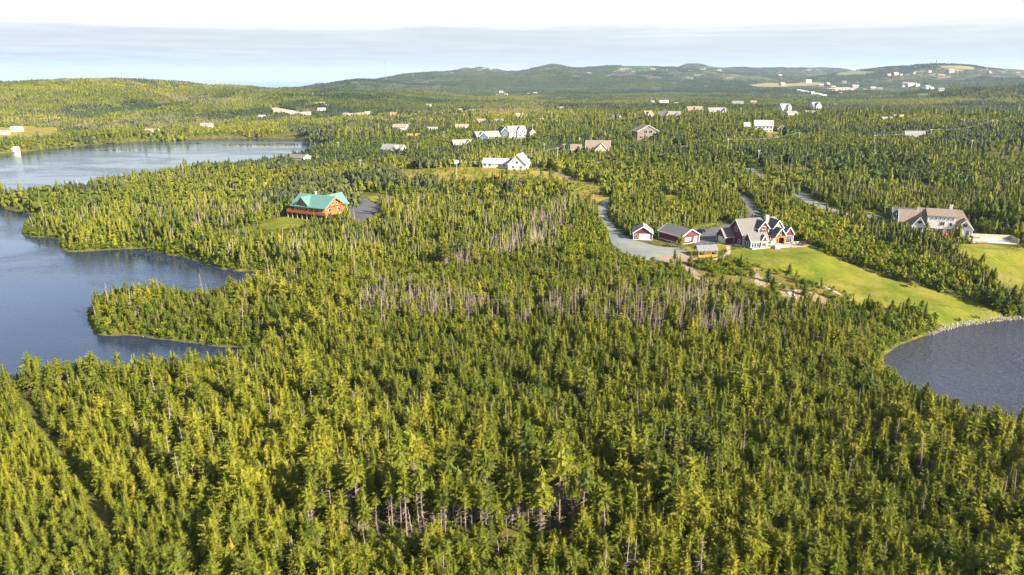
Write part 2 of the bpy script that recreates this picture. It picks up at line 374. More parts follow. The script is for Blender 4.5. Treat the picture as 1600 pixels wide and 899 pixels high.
# ------------------------------------------------------------------ water
def water_mat(name, deep, s, strength, rough, bd=0.25, lo=0.05):
    m = bpy.data.materials.new(name); m.use_nodes = True
    nt = m.node_tree; b = nt.nodes['Principled BSDF']
    b.inputs['Base Color'].default_value = (*deep, 1); b.inputs['IOR'].default_value = 1.333
    b.inputs['Specular IOR Level'].default_value = 0.5
    g = N(nt, 'ShaderNodeNewGeometry')
    mp = N(nt, 'ShaderNodeMapping', ins={'Rotation': (0, 0, R(24)), 'Scale': (0.45, 1.0, 1.0)}); nt.links.new(g.outputs['Position'], mp.inputs[0])
    rip = noise_(nt, mp.outputs[0], s, 3, 0.6, 0.3)
    gust = ramp_(nt, noise_(nt, mp.outputs[0], 0.022, 4, 0.6, 0.8), [(0.40, (lo,)*3), (0.60, (1, 1, 1))])
    bp = N(nt, 'ShaderNodeBump', ins={1: bd})
    nt.links.new(math_(nt, 'MULTIPLY', gust, strength), bp.inputs[0])
    nt.links.new(rip, bp.inputs['Height']); nt.links.new(bp.outputs[0], b.inputs['Normal'])
    nt.links.new(math_(nt, 'MULTIPLY_ADD', gust, rough, 0.03), b.inputs['Roughness'])
    return m
M_lake = water_mat('lake_water', (0.016, 0.024, 0.048), 1.0, 0.5, 0.12, 0.35)
M_pond = water_mat('pond_water', (0.030, 0.031, 0.045), 0.9, 1.0, 0.06, 0.7, 0.45)
M_sea = water_mat('sea_water', (0.05, 0.085, 0.13), 0.05, 0.5, 0.3)
def sheet(name, x0, x1, y0, y1, z, m):
    o = obj(name, np_mesh(name, [(x0, y0, z), (x1, y0, z), (x1, y1, z), (x0, y1, z)], quads=[(0, 1, 2, 3)], mats=[m]))
    return tag(o, kind='structure')
M_sea.node_tree.nodes['Principled BSDF'].inputs['Specular IOR Level'].default_value = 0.22
sheet('lake', -1500, 60, 100, 1000, 0, M_lake)
sheet('pond', 95, 380, 90, 230, 0, M_pond)
sheet('sea', -26000, 26000, 2400, 30000, -60, M_sea)

# ------------------------------------------------------------------ draped sheets: lawns, drives, roads, paths, fields
ZONES = []            # (polygon, margin) kept clear of trees
FRINGE = []           # lawn outlines that get a ragged edge
SHRUBBY = []          # (polygon, shrub spacing)
ROADS = []            # (line, half width)
def drape(name, poly, m, step, off, label=None, clear=0.8, shrubs=None):
    p = np.array(poly, float)
    # round off and densify the outline
    out = []
    n = len(p)
    for i in range(n):
        a, b = p[i], p[(i + 1) % n]
        k = max(1, int(np.hypot(*(b - a)) / step))
        for t in range(k): out.append(a + (b - a) * t / k)
    o = np.array(out)
    for _ in range(2): o = 0.5 * o + 0.25 * (np.roll(o, 1, 0) + np.roll(o, -1, 0))
    jit = np.random.RandomState(len(poly) * 7 + int(abs(p[0, 0])) % 50)
    o = o + jit.uniform(-0.14, 0.14, o.shape) * step
    lo, hi = o.min(0), o.max(0)
    ix, iy = np.meshgrid(np.arange(lo[0], hi[0], step), np.arange(lo[1], hi[1], step))
    ix, iy = ix.ravel(), iy.ravel()
    ok = inside(ix, iy, o) & (seg_dist(ix, iy, o, True) > step * 0.5)
    pts = [Vector(v) for v in o] + [Vector((x, y)) for x, y in zip(ix[ok], iy[ok])]
    v, e, f, *_ = delaunay_2d_cdt(pts, [(i, (i + 1) % len(o)) for i in range(len(o))], [list(range(len(o)))], 1, 1e-4)
    x = np.array([q[0] for q in v]); y = np.array([q[1] for q in v])
    z = zat(x, y) + off
    ob = obj(name, np_mesh(name, np.stack([x, y, z], 1), tris=[tuple(t) for t in f if len(t) == 3], mats=[m], smooth_=True))
    tag(ob, label, kind='structure')
    if clear is not None: ZONES.append(([tuple(q) for q in poly], clear))
    if m is M_lawn: FRINGE.append([tuple(q) for q in poly])
    if shrubs: SHRUBBY.append(([tuple(q) for q in poly], shrubs))
    return ob
def catmull(line, step):
    P = [np.array(q, float) for q in line]
    P = [2 * P[0] - P[1]] + P + [2 * P[-1] - P[-2]]
    out = []
    for i in range(1, len(P) - 2):
        k = max(2, int(np.hypot(*(P[i + 1] - P[i])) / step))
        for t in np.arange(k) / k:
            a, b, c, d = P[i - 1], P[i], P[i + 1], P[i + 2]
            out.append(0.5 * ((2 * b) + (c - a) * t + (2 * a - 5 * b + 4 * c - d) * t * t + (3 * b - a - 3 * c + d) * t ** 3))
    out.append(P[-2])
    return np.array(out)
def ribbon(name, line, width, m, off, label=None, step=2.0, clear=1.2, wob=0.12):
    c = catmull(line, step)
    t = np.gradient(c, axis=0); t /= np.linalg.norm(t, axis=1)[:, None] + 1e-9
    nrm = np.stack([-t[:, 1], t[:, 0]], 1)
    rs = np.random.RandomState(len(c))
    cols = 5
    vs_ = []
    for k in range(cols):
        s = (k / (cols - 1) - 0.5) * width
        q = c + nrm * (s + (rs.uniform(-wob, wob, len(c))[:, None] * width * 0.25 if k in (0, cols - 1) else 0))
        vs_.append(np.stack([q[:, 0], q[:, 1], zat(q[:, 0], q[:, 1]) + off], 1))
    n = len(c)
    co = np.concatenate(vs_)
    qd = []
    for k in range(cols - 1):
        for i in range(n - 1): qd.append((k * n + i, (k + 1) * n + i, (k + 1) * n + i + 1, k * n + i + 1))
    o = obj(name, np_mesh(name, co, quads=[q[::-1] for q in qd], mats=[m], smooth_=True))
    tag(o, label, kind='structure')
    ROADS.append(([tuple(q) for q in c[::2]] + [tuple(c[-1])], width / 2 + clear))
    return o
# grounds of the red house
drape('lawn', [(78.1, 248.1), (81.6, 254.5), (85.7, 257.5), (90.4, 260.6), (100.2, 263.8), (109.4, 271.7), (115.1, 272.3), (114.9, 261.9), (119.7, 250.9), (126.9, 245.4), (131.2, 235.0), (137.1, 228.8), (143.0, 227.5), (148.4, 221.4), (156.0, 218.0), (159.9, 213.5), (159.7, 211.1), (155.4, 209.8), (141.2, 205.2), (132.8, 201.4), (131.8, 205.2), (127.1, 208.0), (118.1, 206.5), (111.5, 207.0), (110.7, 212.7), (108.2, 219.0), (102.7, 225.5), (95.4, 229.4), (87.9, 233.7), (82.6, 239.9)], M_lawn, 2.0, 0.06)
drape('heath', [(60.7, 242.4), (68.1, 241.4), (77.8, 246.9), (82.2, 238.9), (87.8, 233.4), (95.2, 229.0), (102.2, 224.2), (107.3, 217.9), (110.0, 211.6), (108.6, 203.9), (96.5, 201.5), (86.9, 202.5), (79.1, 205.2), (71.1, 209.3), (65.9, 220.0), (62.8, 233.6)], M_heath, 2.2, 0.04, shrubs=1.25)
drape('dirt_patch', [(84.6, 236.1), (85.4, 232.1), (85.6, 223.4), (83.2, 217.1), (80.3, 219.9), (83.4, 228.0)], M_dirt, 1.5, 0.08)
drape('dirt_patch', [(86.9, 216.2), (94.0, 218.3), (101.1, 214.7), (100.8, 206.8), (92.9, 202.6), (87.3, 206.2)], M_dirt, 1.5, 0.08)
drape('gravel_yard', [(41.3, 291.7), (44.7, 292.4), (48.0, 273.9), (51.6, 268.2), (57.0, 260.6), (63.9, 258.6), (71.1, 260.6), (69.5, 251.5), (64.8, 244.1), (59.3, 243.4), (57.2, 240.9), (49.8, 242.3), (42.8, 252.2), (39.5, 268.6)], M_gravel, 1.5, 0.06)
drape('dirt_patch', [(50.6, 246.6), (59.1, 248.1), (68.3, 251.3), (68.1, 244.1), (63.4, 241.1), (57.9, 242.1)], M_dirt, 1.2, 0.10)
drape('asphalt_yard', [(70.9, 262.8), (74.1, 276.7), (77.3, 285.4), (84.5, 293.8), (96.2, 304.5), (99.6, 302.2), (92.0, 286.5), (82.2, 269.3), (74.3, 260.6)], M_asphalt, 1.5, 0.09)
drape('lawn', [(76.0, 296.5), (82.5, 302.2), (90.6, 305.8), (95.8, 310.9), (97.0, 306.9), (83.5, 295.1), (77.4, 286.6), (74.9, 287.5)], M_lawn, 1.5, 0.05)
drape('lawn', [(64.7, 255.5), (70.1, 259.6), (75.6, 261.7), (82.1, 267.1), (83.8, 262.8), (82.2, 255.5), (78.4, 249.2), (73.3, 246.0), (68.1, 246.0), (67.2, 249.8)], M_lawn, 1.2, 0.12)
ribbon('gravel_driveway', [(78.3, 376.9), (68.6, 369.3), (57.7, 354.5), (49.0, 348.4), (44.5, 338.0), (43.0, 323.5), (43.3, 307.1), (44.0, 283.9)], 4.0, M_gravel, 0.08)
ribbon('asphalt_driveway', [(119.1, 366.7), (116.5, 344.8), (115.2, 330.6), (113.3, 318.1), (104.8, 302.5), (93.8, 292.6)], 5.0, M_asphalt, 0.08)
ribbon('dirt_path', [(59.3, 243.4), (62.4, 236.6), (64.9, 224.3), (68.4, 214.1), (72.9, 208.4), (79.6, 204.2), (86.2, 200.6)], 3.2, M_dirt, 0.10)
ribbon('stone_path', [(84.1, 262.8), (82.4, 255.5), (79.6, 248.6), (76.6, 246.0), (71.8, 242.3)], 1.6, M_sand, 0.16, clear=0.3)
ribbon('dirt_path', [(103.2, 225.0), (107.5, 217.4), (109.7, 212.0)], 1.2, M_sand, 0.12, clear=0.2)
# road behind, and grounds of the beige house
ribbon('road', [(138.6, 472.3), (152.9, 456.1), (152.2, 437.2), (151.3, 415.0), (151.7, 385.7), (147.3, 342.4), (151.7, 324.2), (160.5, 314.0)], 6.0, M_oldroad, 0.08, clear=2.0)
drape('driveway_yard', [(158.5, 315.9), (164.4, 318.0), (170.9, 315.4), (169.9, 309.9), (164.1, 303.4), (158.8, 307.2)], M_oldroad, 1.6, 0.10)
ribbon('asphalt_driveway', [(165.7, 308.4), (169.3, 304.1), (171.4, 299.5)], 5.0, M_oldroad, 0.12)
drape('lawn', [(165.2, 256.5), (173.2, 260.8), (185.0, 263.5), (189.4, 257.1), (204.6, 255.6), (195.2, 230.0), (177.1, 222.6), (168.9, 221.7), (166.3, 223.5), (168.2, 233.5), (170.1, 243.2), (167.3, 248.9)], M_lawn, 2.0, 0.06)
drape('lawn', [(161.3, 320.3), (169.4, 323.6), (173.1, 317.5), (170.9, 315.4), (164.4, 318.0)], M_lawn, 1.5, 0.05)
# green roofed house
drape('lawn', [(-120.8, 322.3), (-120.4, 335.6), (-114.2, 346.1), (-103.8, 339.4), (-96.9, 328.3), (-97.0, 317.9), (-104.6, 312.4), (-114.3, 313.8)], M_lawn, 1.5, 0.06)
drape('heath', [(-142.0, 311.9), (-136.7, 318.4), (-126.0, 318.3), (-122.4, 325.2), (-116.5, 321.3), (-116.3, 312.0), (-121.6, 306.4), (-129.8, 301.2), (-137.5, 303.9)], M_heath, 2.0, 0.06, shrubs=2.2)
drape('asphalt_yard', [(-86.2, 363.4), (-81.3, 363.1), (-75.8, 366.2), (-69.9, 361.8), (-67.4, 349.7), (-65.7, 332.0), (-66.5, 318.2), (-70.7, 315.4), (-76.0, 326.1), (-82.2, 348.5)], M_asphalt, 1.5, 0.06)
ribbon('asphalt_driveway', [(-100.1, 433.1), (-96.6, 407.1), (-90.6, 388.5), (-82.7, 373.0), (-74.4, 362.2)], 6.0, M_asphalt, 0.09)
drape('lawn', [(-82.0, 380.1), (-73.5, 376.7), (-70.0, 368.3), (-73.9, 366.9)], M_lawn, 1.5, 0.06)
# meadows on the rise
drape('meadow', [(-85.8, 476.0), (-71.2, 484.5), (-47.3, 467.7), (-34.5, 470.1), (-8.5, 461.1), (12.6, 457.1), (28.0, 447.1), (33.2, 428.2), (23.9, 417.1), (7.8, 420.8), (-7.7, 418.2), (-22.8, 410.4), (-38.2, 413.2), (-53.2, 410.9), (-68.0, 420.3)], M_meadow, 4.0, 0.08, shrubs=3.4)
drape('meadow', [(24.2, 422.4), (35.4, 426.5), (39.5, 407.1), (49.0, 391.7), (57.0, 379.3), (52.5, 357.2), (47.5, 351.6), (41.6, 343.3), (34.3, 351.0), (31.4, 375.8), (26.3, 394.3)], M_meadow, 3.0, 0.08, shrubs=3.4)
ribbon('dirt_path', [(25.8, 451.9), (31.9, 432.9), (39.7, 409.6), (51.0, 393.5), (63.9, 383.0), (74.0, 380.2)], 5.0, M_dirt, 0.14)
drape('meadow', [(102.7, 442.6), (112.9, 446.1), (112.8, 433.7), (103.1, 426.3)], M_meadow, 3.0, 0.08, shrubs=3.4)
drape('meadow', [(78.0, 357.1), (85.9, 355.7), (84.0, 341.5), (77.2, 336.2)], M_meadow, 2.0, 0.08, shrubs=3.4)
drape('gravel_yard', [(-69.9, 415.6), (-64.2, 418.2), (-60.4, 407.7), (-65.0, 403.0)], M_sand, 2.0, 0.10)
drape('asphalt_yard', [(-7.1, 652.5), (9.5, 695.6), (23.9, 732.7), (22.8, 662.5), (12.2, 612.0), (3.4, 621.1)], M_oldroad, 3.0, 0.12)
drape('lawn', [(-15.6, 660.3), (-7.2, 663.4), (-2.3, 629.1), (-11.2, 617.3)], M_lawn, 3.0, 0.12)
drape('lawn', [(40.3, 513.0), (49.6, 533.0), (48.8, 503.5), (40.7, 493.9)], M_lawn, 3.0, 0.12)
drape('lawn', [(234.0, 662.6), (250.1, 670.9), (258.7, 655.3), (233.6, 621.8), (220.3, 600.1), (221.7, 616.7)], M_meadow, 3.0, 0.12)
drape('lawn', [(-144.5, 849.2), (-118.8, 820.9), (-105.0, 752.0), (-130.4, 790.2)], M_lawn, 4.0, 0.12)
drape('lawn', [(362.6, 609.6), (389.4, 631.3), (364.4, 582.7), (338.9, 559.3)], M_meadow, 3.0, 0.12)
# clearings across the lake and on the far hills
drape('grass_shore', [(-708.0, 909.8), (-700.0, 968.7), (-683.2, 995.7), (-642.5, 994.8), (-599.7, 946.7), (-544.7, 847.9), (-553.6, 812.4), (-568.5, 781.5), (-583.5, 745.3)], M_meadow, 8.0, 0.3)
drape('gravel_pit', [(-460.8, 1318.0), (-439.9, 1334.0), (-387.6, 1278.0), (-351.7, 1247.2), (-329.3, 1181.1), (-358.0, 1177.6), (-406.5, 1222.9)], M_sand, 10.0, 0.5)
drape('gravel_pit', [(-285.3, 1221.5), (-246.4, 1276.9), (-215.9, 1111.5), (-257.3, 1121.3)], M_sand, 10.0, 0.5)
drape('field', [(-389.8, 1388.0), (-371.2, 1441.6), (-338.7, 1360.4), (-357.3, 1329.2)], M_field, 12.0, 0.6)
drape('field', [(64.5, 1200.3), (105.0, 1379.8), (136.1, 1357.0), (114.6, 1140.9), (70.4, 1121.7)], M_green_field, 10.0, 0.5)
drape('field', [(1213.2, 3693.2), (1375.4, 3876.3), (1572.0, 3939.2), (1693.2, 3895.0), (1521.9, 3570.2), (1331.6, 3525.7), (1219.3, 3611.2)], M_field, 25.0, 1.5)
drape('field', [(2469.5, 5781.1), (2686.3, 5961.8), (2036.6, 4231.9), (2080.3, 4117.9), (2017.9, 4112.7), (1880.7, 4168.4)], M_green_field, 25.0, 1.5)
drape('field', [(2370.6, 4051.3), (2429.0, 4067.1), (2480.9, 4022.7), (2521.5, 3937.7), (2420.4, 3835.4), (2347.3, 3924.2)], M_field, 25.0, 2.0)
drape('field', [(1097.0, 1970.9), (1124.2, 1984.0), (1137.4, 1940.4), (1105.4, 1889.6), (1085.4, 1906.2)], M_green_field, 15.0, 1.0)
drape('field', [(1325.5, 2783.3), (1569.2, 3208.1), (1572.9, 3146.5), (1262.8, 2531.8), (1226.6, 2526.4)], M_green_field, 15.0, 1.0)
drape('dirt_patch', [(1468.3, 3369.8), (1651.7, 3574.9), (1615.4, 3376.6), (1205.6, 2573.6), (1201.4, 2697.9)], M_sand, 15.0, 1.0)

# ------------------------------------------------------------------ foliage and bark materials
def foliage_mat(name, lo, mid, hi, yellow, trans=0.35):
    m = bpy.data.materials.new(name); m.use_nodes = True
    nt = m.node_tree
    b = nt.nodes['Principled BSDF']; out = nt.nodes['Material Output']
    b.inputs['Roughness'].default_value = 0.65; b.inputs['Specular IOR Level'].default_value = 0.15
    ti = N(nt, 'ShaderNodeAttribute', attribute_type='INSTANCER', attribute_name='tint')
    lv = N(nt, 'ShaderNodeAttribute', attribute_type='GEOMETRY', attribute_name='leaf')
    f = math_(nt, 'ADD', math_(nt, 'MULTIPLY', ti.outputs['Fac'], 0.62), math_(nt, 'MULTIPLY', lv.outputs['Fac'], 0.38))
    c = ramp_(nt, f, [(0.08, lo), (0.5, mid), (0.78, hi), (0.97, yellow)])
    nt.links.new(c, b.inputs['Base Color'])
    tr = N(nt, 'ShaderNodeBsdfTranslucent'); nt.links.new(c, tr.inputs[0])
    mx = N(nt, 'ShaderNodeMixShader', ins={0: trans})
    nt.links.new(b.outputs[0], mx.inputs[1]); nt.links.new(tr.outputs[0], mx.inputs[2]); nt.links.new(mx.outputs[0], out.inputs[0])
    return m
M_needle = foliage_mat('spruce_needles', (0.038, 0.062, 0.013), (0.122, 0.138, 0.013), (0.195, 0.198, 0.016), (0.27, 0.222, 0.023), 0.34)
M_dark = foliage_mat('old_spruce_needles', (0.020, 0.034, 0.016), (0.045, 0.060, 0.022), (0.085, 0.095, 0.028), (0.13, 0.12, 0.04), 0.15)
M_leafy = foliage_mat('alder_leaves', (0.055, 0.095, 0.012), (0.13, 0.17, 0.012), (0.21, 0.225, 0.014), (0.33, 0.24, 0.02), 0.42)
M_bark = mat('grey_bark', (0.20, 0.165, 0.13), 0.95, 0.35, 3.0, 0.1)
M_deadwood = mat('bleached_deadwood', (0.27, 0.225, 0.18), 0.95, 0.3, 2.0, 0.1)
M_lichen = mat('dead_twigs', (0.235, 0.185, 0.145), 0.95, 0.35, 2.5, 0.1)
M_trunk = mat('pale_bare_trunk', (0.165, 0.140, 0.115), 0.95, 0.3, 3.0, 0.1)
M_redleaf = mat('purple_leaves', (0.10, 0.022, 0.018), 0.7, 0.4, 3.0, 0.2)

# ------------------------------------------------------------------ tree models
class TB:
    """collects triangles and quads of one tree; slot 0 = trunk wood, 1 = foliage, 2 = dead twigs"""
    def __init__(s): s.v = []; s.f = []; s.m = []; s.lf = []
    def poly(s, pts, m, leaf=0.5):
        i = len(s.v); s.v += [tuple(p) for p in pts]; s.lf += [leaf] * len(pts)
        s.f.append(tuple(range(i, i + len(pts)))); s.m.append(m)
    def tube(s, a, b, ra, rb, n, m):
        a = Vector(a); b = Vector(b); d = (b - a).normalized()
        p = d.orthogonal().normalized(); q = d.cross(p)
        i = len(s.v)
        for k in range(n):
            c = math.cos(2 * math.pi * k / n); t = math.sin(2 * math.pi * k / n)
            s.v.append(tuple(a + (p * c + q * t) * ra)); s.v.append(tuple(b + (p * c + q * t) * rb)); s.lf += [0.5, 0.5]
        for k in range(n):
            l = (k + 1) % n
            s.f.append((i + 2 * k, i + 2 * l, i + 2 * l + 1, i + 2 * k + 1)); s.m.append(m)
    def mesh(s, name, only=None, mats=None):
        mats = mats or [M_bark, M_needle, M_lichen]
        if only is None: fs, ms = s.f, s.m
        else:
            sel = [k for k, m in enumerate(s.m) if m in only]
            fs = [s.f[k] for k in sel]; ms = [s.m[k] for k in sel]
        me = bpy.data.meshes.new(name)
        used = sorted({i for f in fs for i in f}); mp = {i: k for k, i in enumerate(used)}
        me.from_pydata([s.v[i] for i in used], [], [tuple(mp[i] for i in f) for f in fs])
        at = me.attributes.new('leaf', 'FLOAT', 'POINT'); at.data.foreach_set('value', [s.lf[i] for i in used])
        if only is None:
            for m in mats: me.materials.append(m)
            me.polygons.foreach_set('material_index', ms)
        else:
            keep = sorted(set(ms)); 
            for m in keep: me.materials.append(mats[m])
            me.polygons.foreach_set('material_index', [keep.index(m) for m in ms])
        me.update()
        return me
def frond(t, rng, base, az, L, rise, droop, wid, nseg, leaf, m=1):
    """one bough: a bent row of ragged sprays left and right of its axis"""
    d = Vector((math.cos(az), math.sin(az), 0)); side = Vector((-d.y, d.x, 0))
    roll = rng.uniform(-0.7, 0.7)
    pts = []
    for k in range(nseg + 1):
        u = k / nseg
        pts.append(Vector(base) + d * (L * u) + Vector((0, 0, rise * L * u - droop * L * u * u)) + side * rng.uniform(-.04, .04) * L)
    for k in range(nseg):
        a, b = pts[k], pts[k + 1]
        u = (k + 0.5) / nseg
        w = wid * L * (1.0 - 0.75 * u) * rng.uniform(0.75, 1.3)
        for s in (-1, 1):
            sd_ = side * (s * math.cos(roll)) + Vector((0, 0, 1)) * (math.sin(roll) * s + rng.uniform(-.35, .25))
            tip = a.lerp(b, 0.75) + sd_ * w + d * (0.25 * w)
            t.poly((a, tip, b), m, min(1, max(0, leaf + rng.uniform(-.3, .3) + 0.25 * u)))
    tp = pts[-1] + d * (0.14 * L) + Vector((0, 0, 0.03 * L))
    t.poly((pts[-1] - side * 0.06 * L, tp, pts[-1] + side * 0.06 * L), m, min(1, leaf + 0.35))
def conifer(seed, H=8.0, Rr=1.5, base=0.06, nwh=20, nb=7, nseg=3, dead=0, shape=1.0, lean=0.0, gap=0.0, topflat=0.0, trunk_r=0.11, layers=13, sides=9, ck=.52):
    rng = random.Random(seed); t = TB()
    tip = Vector((lean * H, rng.uniform(-.02, .02) * H, H))
    k0 = Vector((0, 0, -0.4)); k1 = Vector((lean * H * 0.3, 0, H * 0.45)); 
    t.tube(k0, k1, trunk_r * 1.15, trunk_r * 0.75, 5, 0); t.tube(k1, k1.lerp(tip, .8), trunk_r * 0.75, 0.03, 5, 0)
    def axis_at(h):
        u = h / H
        return k0.lerp(k1, u / 0.45) if u < 0.45 else k1.lerp(tip, (u - 0.45) / 0.55)
    core(t, rng, H, Rr, base, shape, topflat, axis_at, max(3, int(layers * (1 - base) + .5)), sides, ck - gap * .4)
    for i in range(nwh):
        u = (i + rng.uniform(-.3, .3)) / nwh
        u = min(max(u, 0), 0.985)
        h = H * (base + (1 - base) * u)
        prof = (1 - u) ** (0.75 * shape) * (0.72 + 0.28 * min(1, u / 0.12)) + 0.035
        if topflat: prof = max(prof, topflat * (1 - u ** 6))
        n = max(3, int(nb * (1 - 0.45 * u)))
        a0 = rng.uniform(0, 6.28)
        for b in range(n):
            if rng.random() < gap: continue
            L = Rr * prof * rng.uniform(0.7, 1.22)
            c = axis_at(h + rng.uniform(-.12, .12))
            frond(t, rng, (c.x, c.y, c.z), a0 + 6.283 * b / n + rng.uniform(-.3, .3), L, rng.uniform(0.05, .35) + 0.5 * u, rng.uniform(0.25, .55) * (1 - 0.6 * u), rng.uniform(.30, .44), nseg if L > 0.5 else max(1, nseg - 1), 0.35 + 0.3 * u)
    frond(t, rng, tip - Vector((0, 0, 0.25)), 0, 0.2, 2.2, 0, 0.5, 1, 0.8)
    if dead:
        for k in range(dead):
            h = H * rng.uniform(0.1, max(base, 0.3) + 0.1); c = axis_at(h); az = rng.uniform(0, 6.28); L = Rr * rng.uniform(0.25, 0.75)
            e = c + Vector((math.cos(az) * L, math.sin(az) * L, rng.uniform(-.3, .25) * L)); up_ = Vector((0, 0, 0.035 + 0.02 * L))
            t.poly((c - up_, c + up_, e), 2)
            if L > 0.5:
                m_ = c.lerp(e, 0.5); s = Vector((-math.sin(az), math.cos(az), rng.uniform(-.3, .3))) * L * 0.4
                t.poly((m_ - up_ * 0.6, m_ + up_ * 0.6, m_ + s), 2); t.poly((m_ - up_ * 0.6, m_ + up_ * 0.6, m_ - s), 2)
    return t
def core(t, rng, H, Rr, base, shape, topflat, axis_at, layers, nt_, k=.66):
    # the dense inner mass of needles: overlapping ragged skirts
    for lv in range(layers):
        u0 = lv / layers; u1 = min(1.0, u0 + 1.9 / layers)
        prof = (1 - u0) ** (0.75 * shape) + .03
        if topflat: prof = max(prof, topflat * (1 - u0 ** 6))
        h0 = H * (base + (1 - base) * u0); h1 = H * (base + (1 - base) * u1)
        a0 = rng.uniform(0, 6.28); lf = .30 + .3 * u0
        for b in range(nt_):
            az = a0 + 6.283 * b / nt_; az2 = az + 6.283 / nt_ * 1.15
            r1 = Rr * prof * k * rng.uniform(.75, 1.3); r2 = Rr * prof * k * rng.uniform(.75, 1.3)
            p = axis_at(h1); q = axis_at(h0)
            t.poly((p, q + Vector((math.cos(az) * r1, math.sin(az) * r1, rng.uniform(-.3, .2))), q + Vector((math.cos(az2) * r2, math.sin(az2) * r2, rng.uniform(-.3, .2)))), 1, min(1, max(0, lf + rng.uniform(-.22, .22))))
def snag(seed, H=7.5, twigs=46, r=0.085):
    rng = random.Random(seed); t = TB()
    k1 = Vector((rng.uniform(-.3, .3), rng.uniform(-.3, .3), H * 0.5)); tip = k1 + Vector((rng.uniform(-.4, .4), rng.uniform(-.4, .4), H * 0.5))
    t.tube((0, 0, -.4), k1, r * 1.15, r * 0.8, 5, 0); t.tube(k1, tip, r * 0.8, 0.02, 4, 0)
    for k in range(twigs):
        u = rng.uniform(0.12, 0.98); c = Vector((0, 0, 0)).lerp(k1, u / .5) if u < .5 else k1.lerp(tip, (u - .5) / .5)
        az = rng.uniform(0, 6.28); L = (1.3 * (1 - u) + 0.25) * rng.uniform(.5, 1.1)
        e = c + Vector((math.cos(az) * L, math.sin(az) * L, rng.uniform(-.35, .35) * L)); q = Vector((0, 0, 0.03 + 0.018 * L))
        t.poly((c - q, c + q, e), 2)
        for s_ in (-1, 1):
            m_ = c.lerp(e, rng.uniform(.35, .6)); s = Vector((-math.sin(az) * s_, math.cos(az) * s_, rng.uniform(-.4, .4))) * L * 0.4
            t.poly((m_ - q * .7, m_ + q * .7, m_ + s), 2)
    return t
def leafy(seed, H=5.0, Rr=1.9, n=330, stems=3, ls=0.34):
    rng = random.Random(seed); t = TB()
    for k in range(stems):
        az = rng.uniform(0, 6.28); d = Vector((math.cos(az), math.sin(az), 0)) * Rr * 0.35
        a = Vector((0, 0, -.3)); b = d * 0.5 + Vector((0, 0, H * .4)); c = d * 1.3 + Vector((0, 0, H * .82))
        t.tube(a, b, 0.075, 0.05, 4, 0); t.tube(b, c, 0.05, 0.012, 4, 0)
    lobes = [(Vector((rng.uniform(-.55, .55) * Rr, rng.uniform(-.55, .55) * Rr, H * rng.uniform(.35, .82))), Rr * rng.uniform(.35, .6)) for _ in range(9)]
    lobes.append((Vector((0, 0, H * .85)), Rr * .42))
    for k in range(n):
        c, r = rng.choice(lobes)
        d = Vector((rng.gauss(0, 1), rng.gauss(0, 1), rng.gauss(0, 1))).normalized()
        p = c + d * r * rng.uniform(.55, 1.08) * Vector((1, 1, 1)).x
        nrm = (d + Vector((rng.uniform(-.8, .8), rng.uniform(-.8, .8), rng.uniform(-.2, .9)))).normalized()
        a = nrm.orthogonal().normalized(); a.rotate(Matrix.Rotation(rng.uniform(0, 6.28), 3, nrm)); b = nrm.cross(a)
        s = ls * rng.uniform(.6, 1.3)
        t.poly((p - a * s, p - b * s * .55, p + a * s, p + b * s * .55), 1, rng.uniform(.1, .9))
    return t
HI = dict(
    spruce=[conifer(11, 6.8, 1.55, .05, 23, 9, 6, 8), conifer(12, 6.1, 1.5, .06, 21, 9, 6, 8, 1.1), conifer(13, 7.6, 1.65, .08, 24, 9, 6, 10, 0.95), conifer(14, 5.4, 1.45, .04, 19, 9, 6, 4, 0.9)],
    fir=[conifer(21, 6.1, 2.0, .06, 19, 10, 6, 6, .8), conifer(22, 6.7, 2.1, .10, 19, 10, 6, 8, .7, gap=.08), conifer(23, 5.2, 1.8, .05, 17, 10, 6, 4, .75)],
    bare=[conifer(31, 8.2, 1.6, .50, 14, 9, 6, 60, .6, topflat=.45), conifer(32, 7.6, 1.5, .42, 15, 9, 6, 60, .8, gap=.10), conifer(33, 8.7, 1.9, .58, 13, 10, 6, 70, .5, topflat=.55, gap=.1), conifer(34, 7.2, 1.4, .36, 15, 8, 6, 60, .9, gap=.2)],
    pole=[conifer(35, 9.6, 1.35, .66, 9, 8, 6, 34, .6, topflat=.5, gap=.1, trunk_r=.12), conifer(36, 8.8, 1.2, .60, 9, 7, 6, 40, .8, gap=.2, trunk_r=.11), conifer(37, 10.2, 1.5, .70, 8, 8, 6, 30, .55, topflat=.5, lean=.03, trunk_r=.13)],
    ragged=[conifer(41, 7.4, 1.6, .18, 17, 8, 6, 60, .9, gap=.36), conifer(42, 8.0, 2.0, .30, 15, 9, 6, 50, .55, lean=.05, topflat=.5, gap=.2)],
    snag=[snag(51), snag(52, 8.4, 40), snag(53, 6.2, 60), snag(54, 5.0, 34)],
    leafy=[leafy(61), leafy(62, 5.8, 1.9, 360), leafy(63, 4.0, 2.1, 320), leafy(64, 6.6, 1.7, 380)],
    shrub=[leafy(71, 1.7, 1.3, 150, 3, .26), leafy(72, 1.2, 1.1, 120, 3, .22), leafy(73, 2.4, 1.5, 190, 3, .28)])
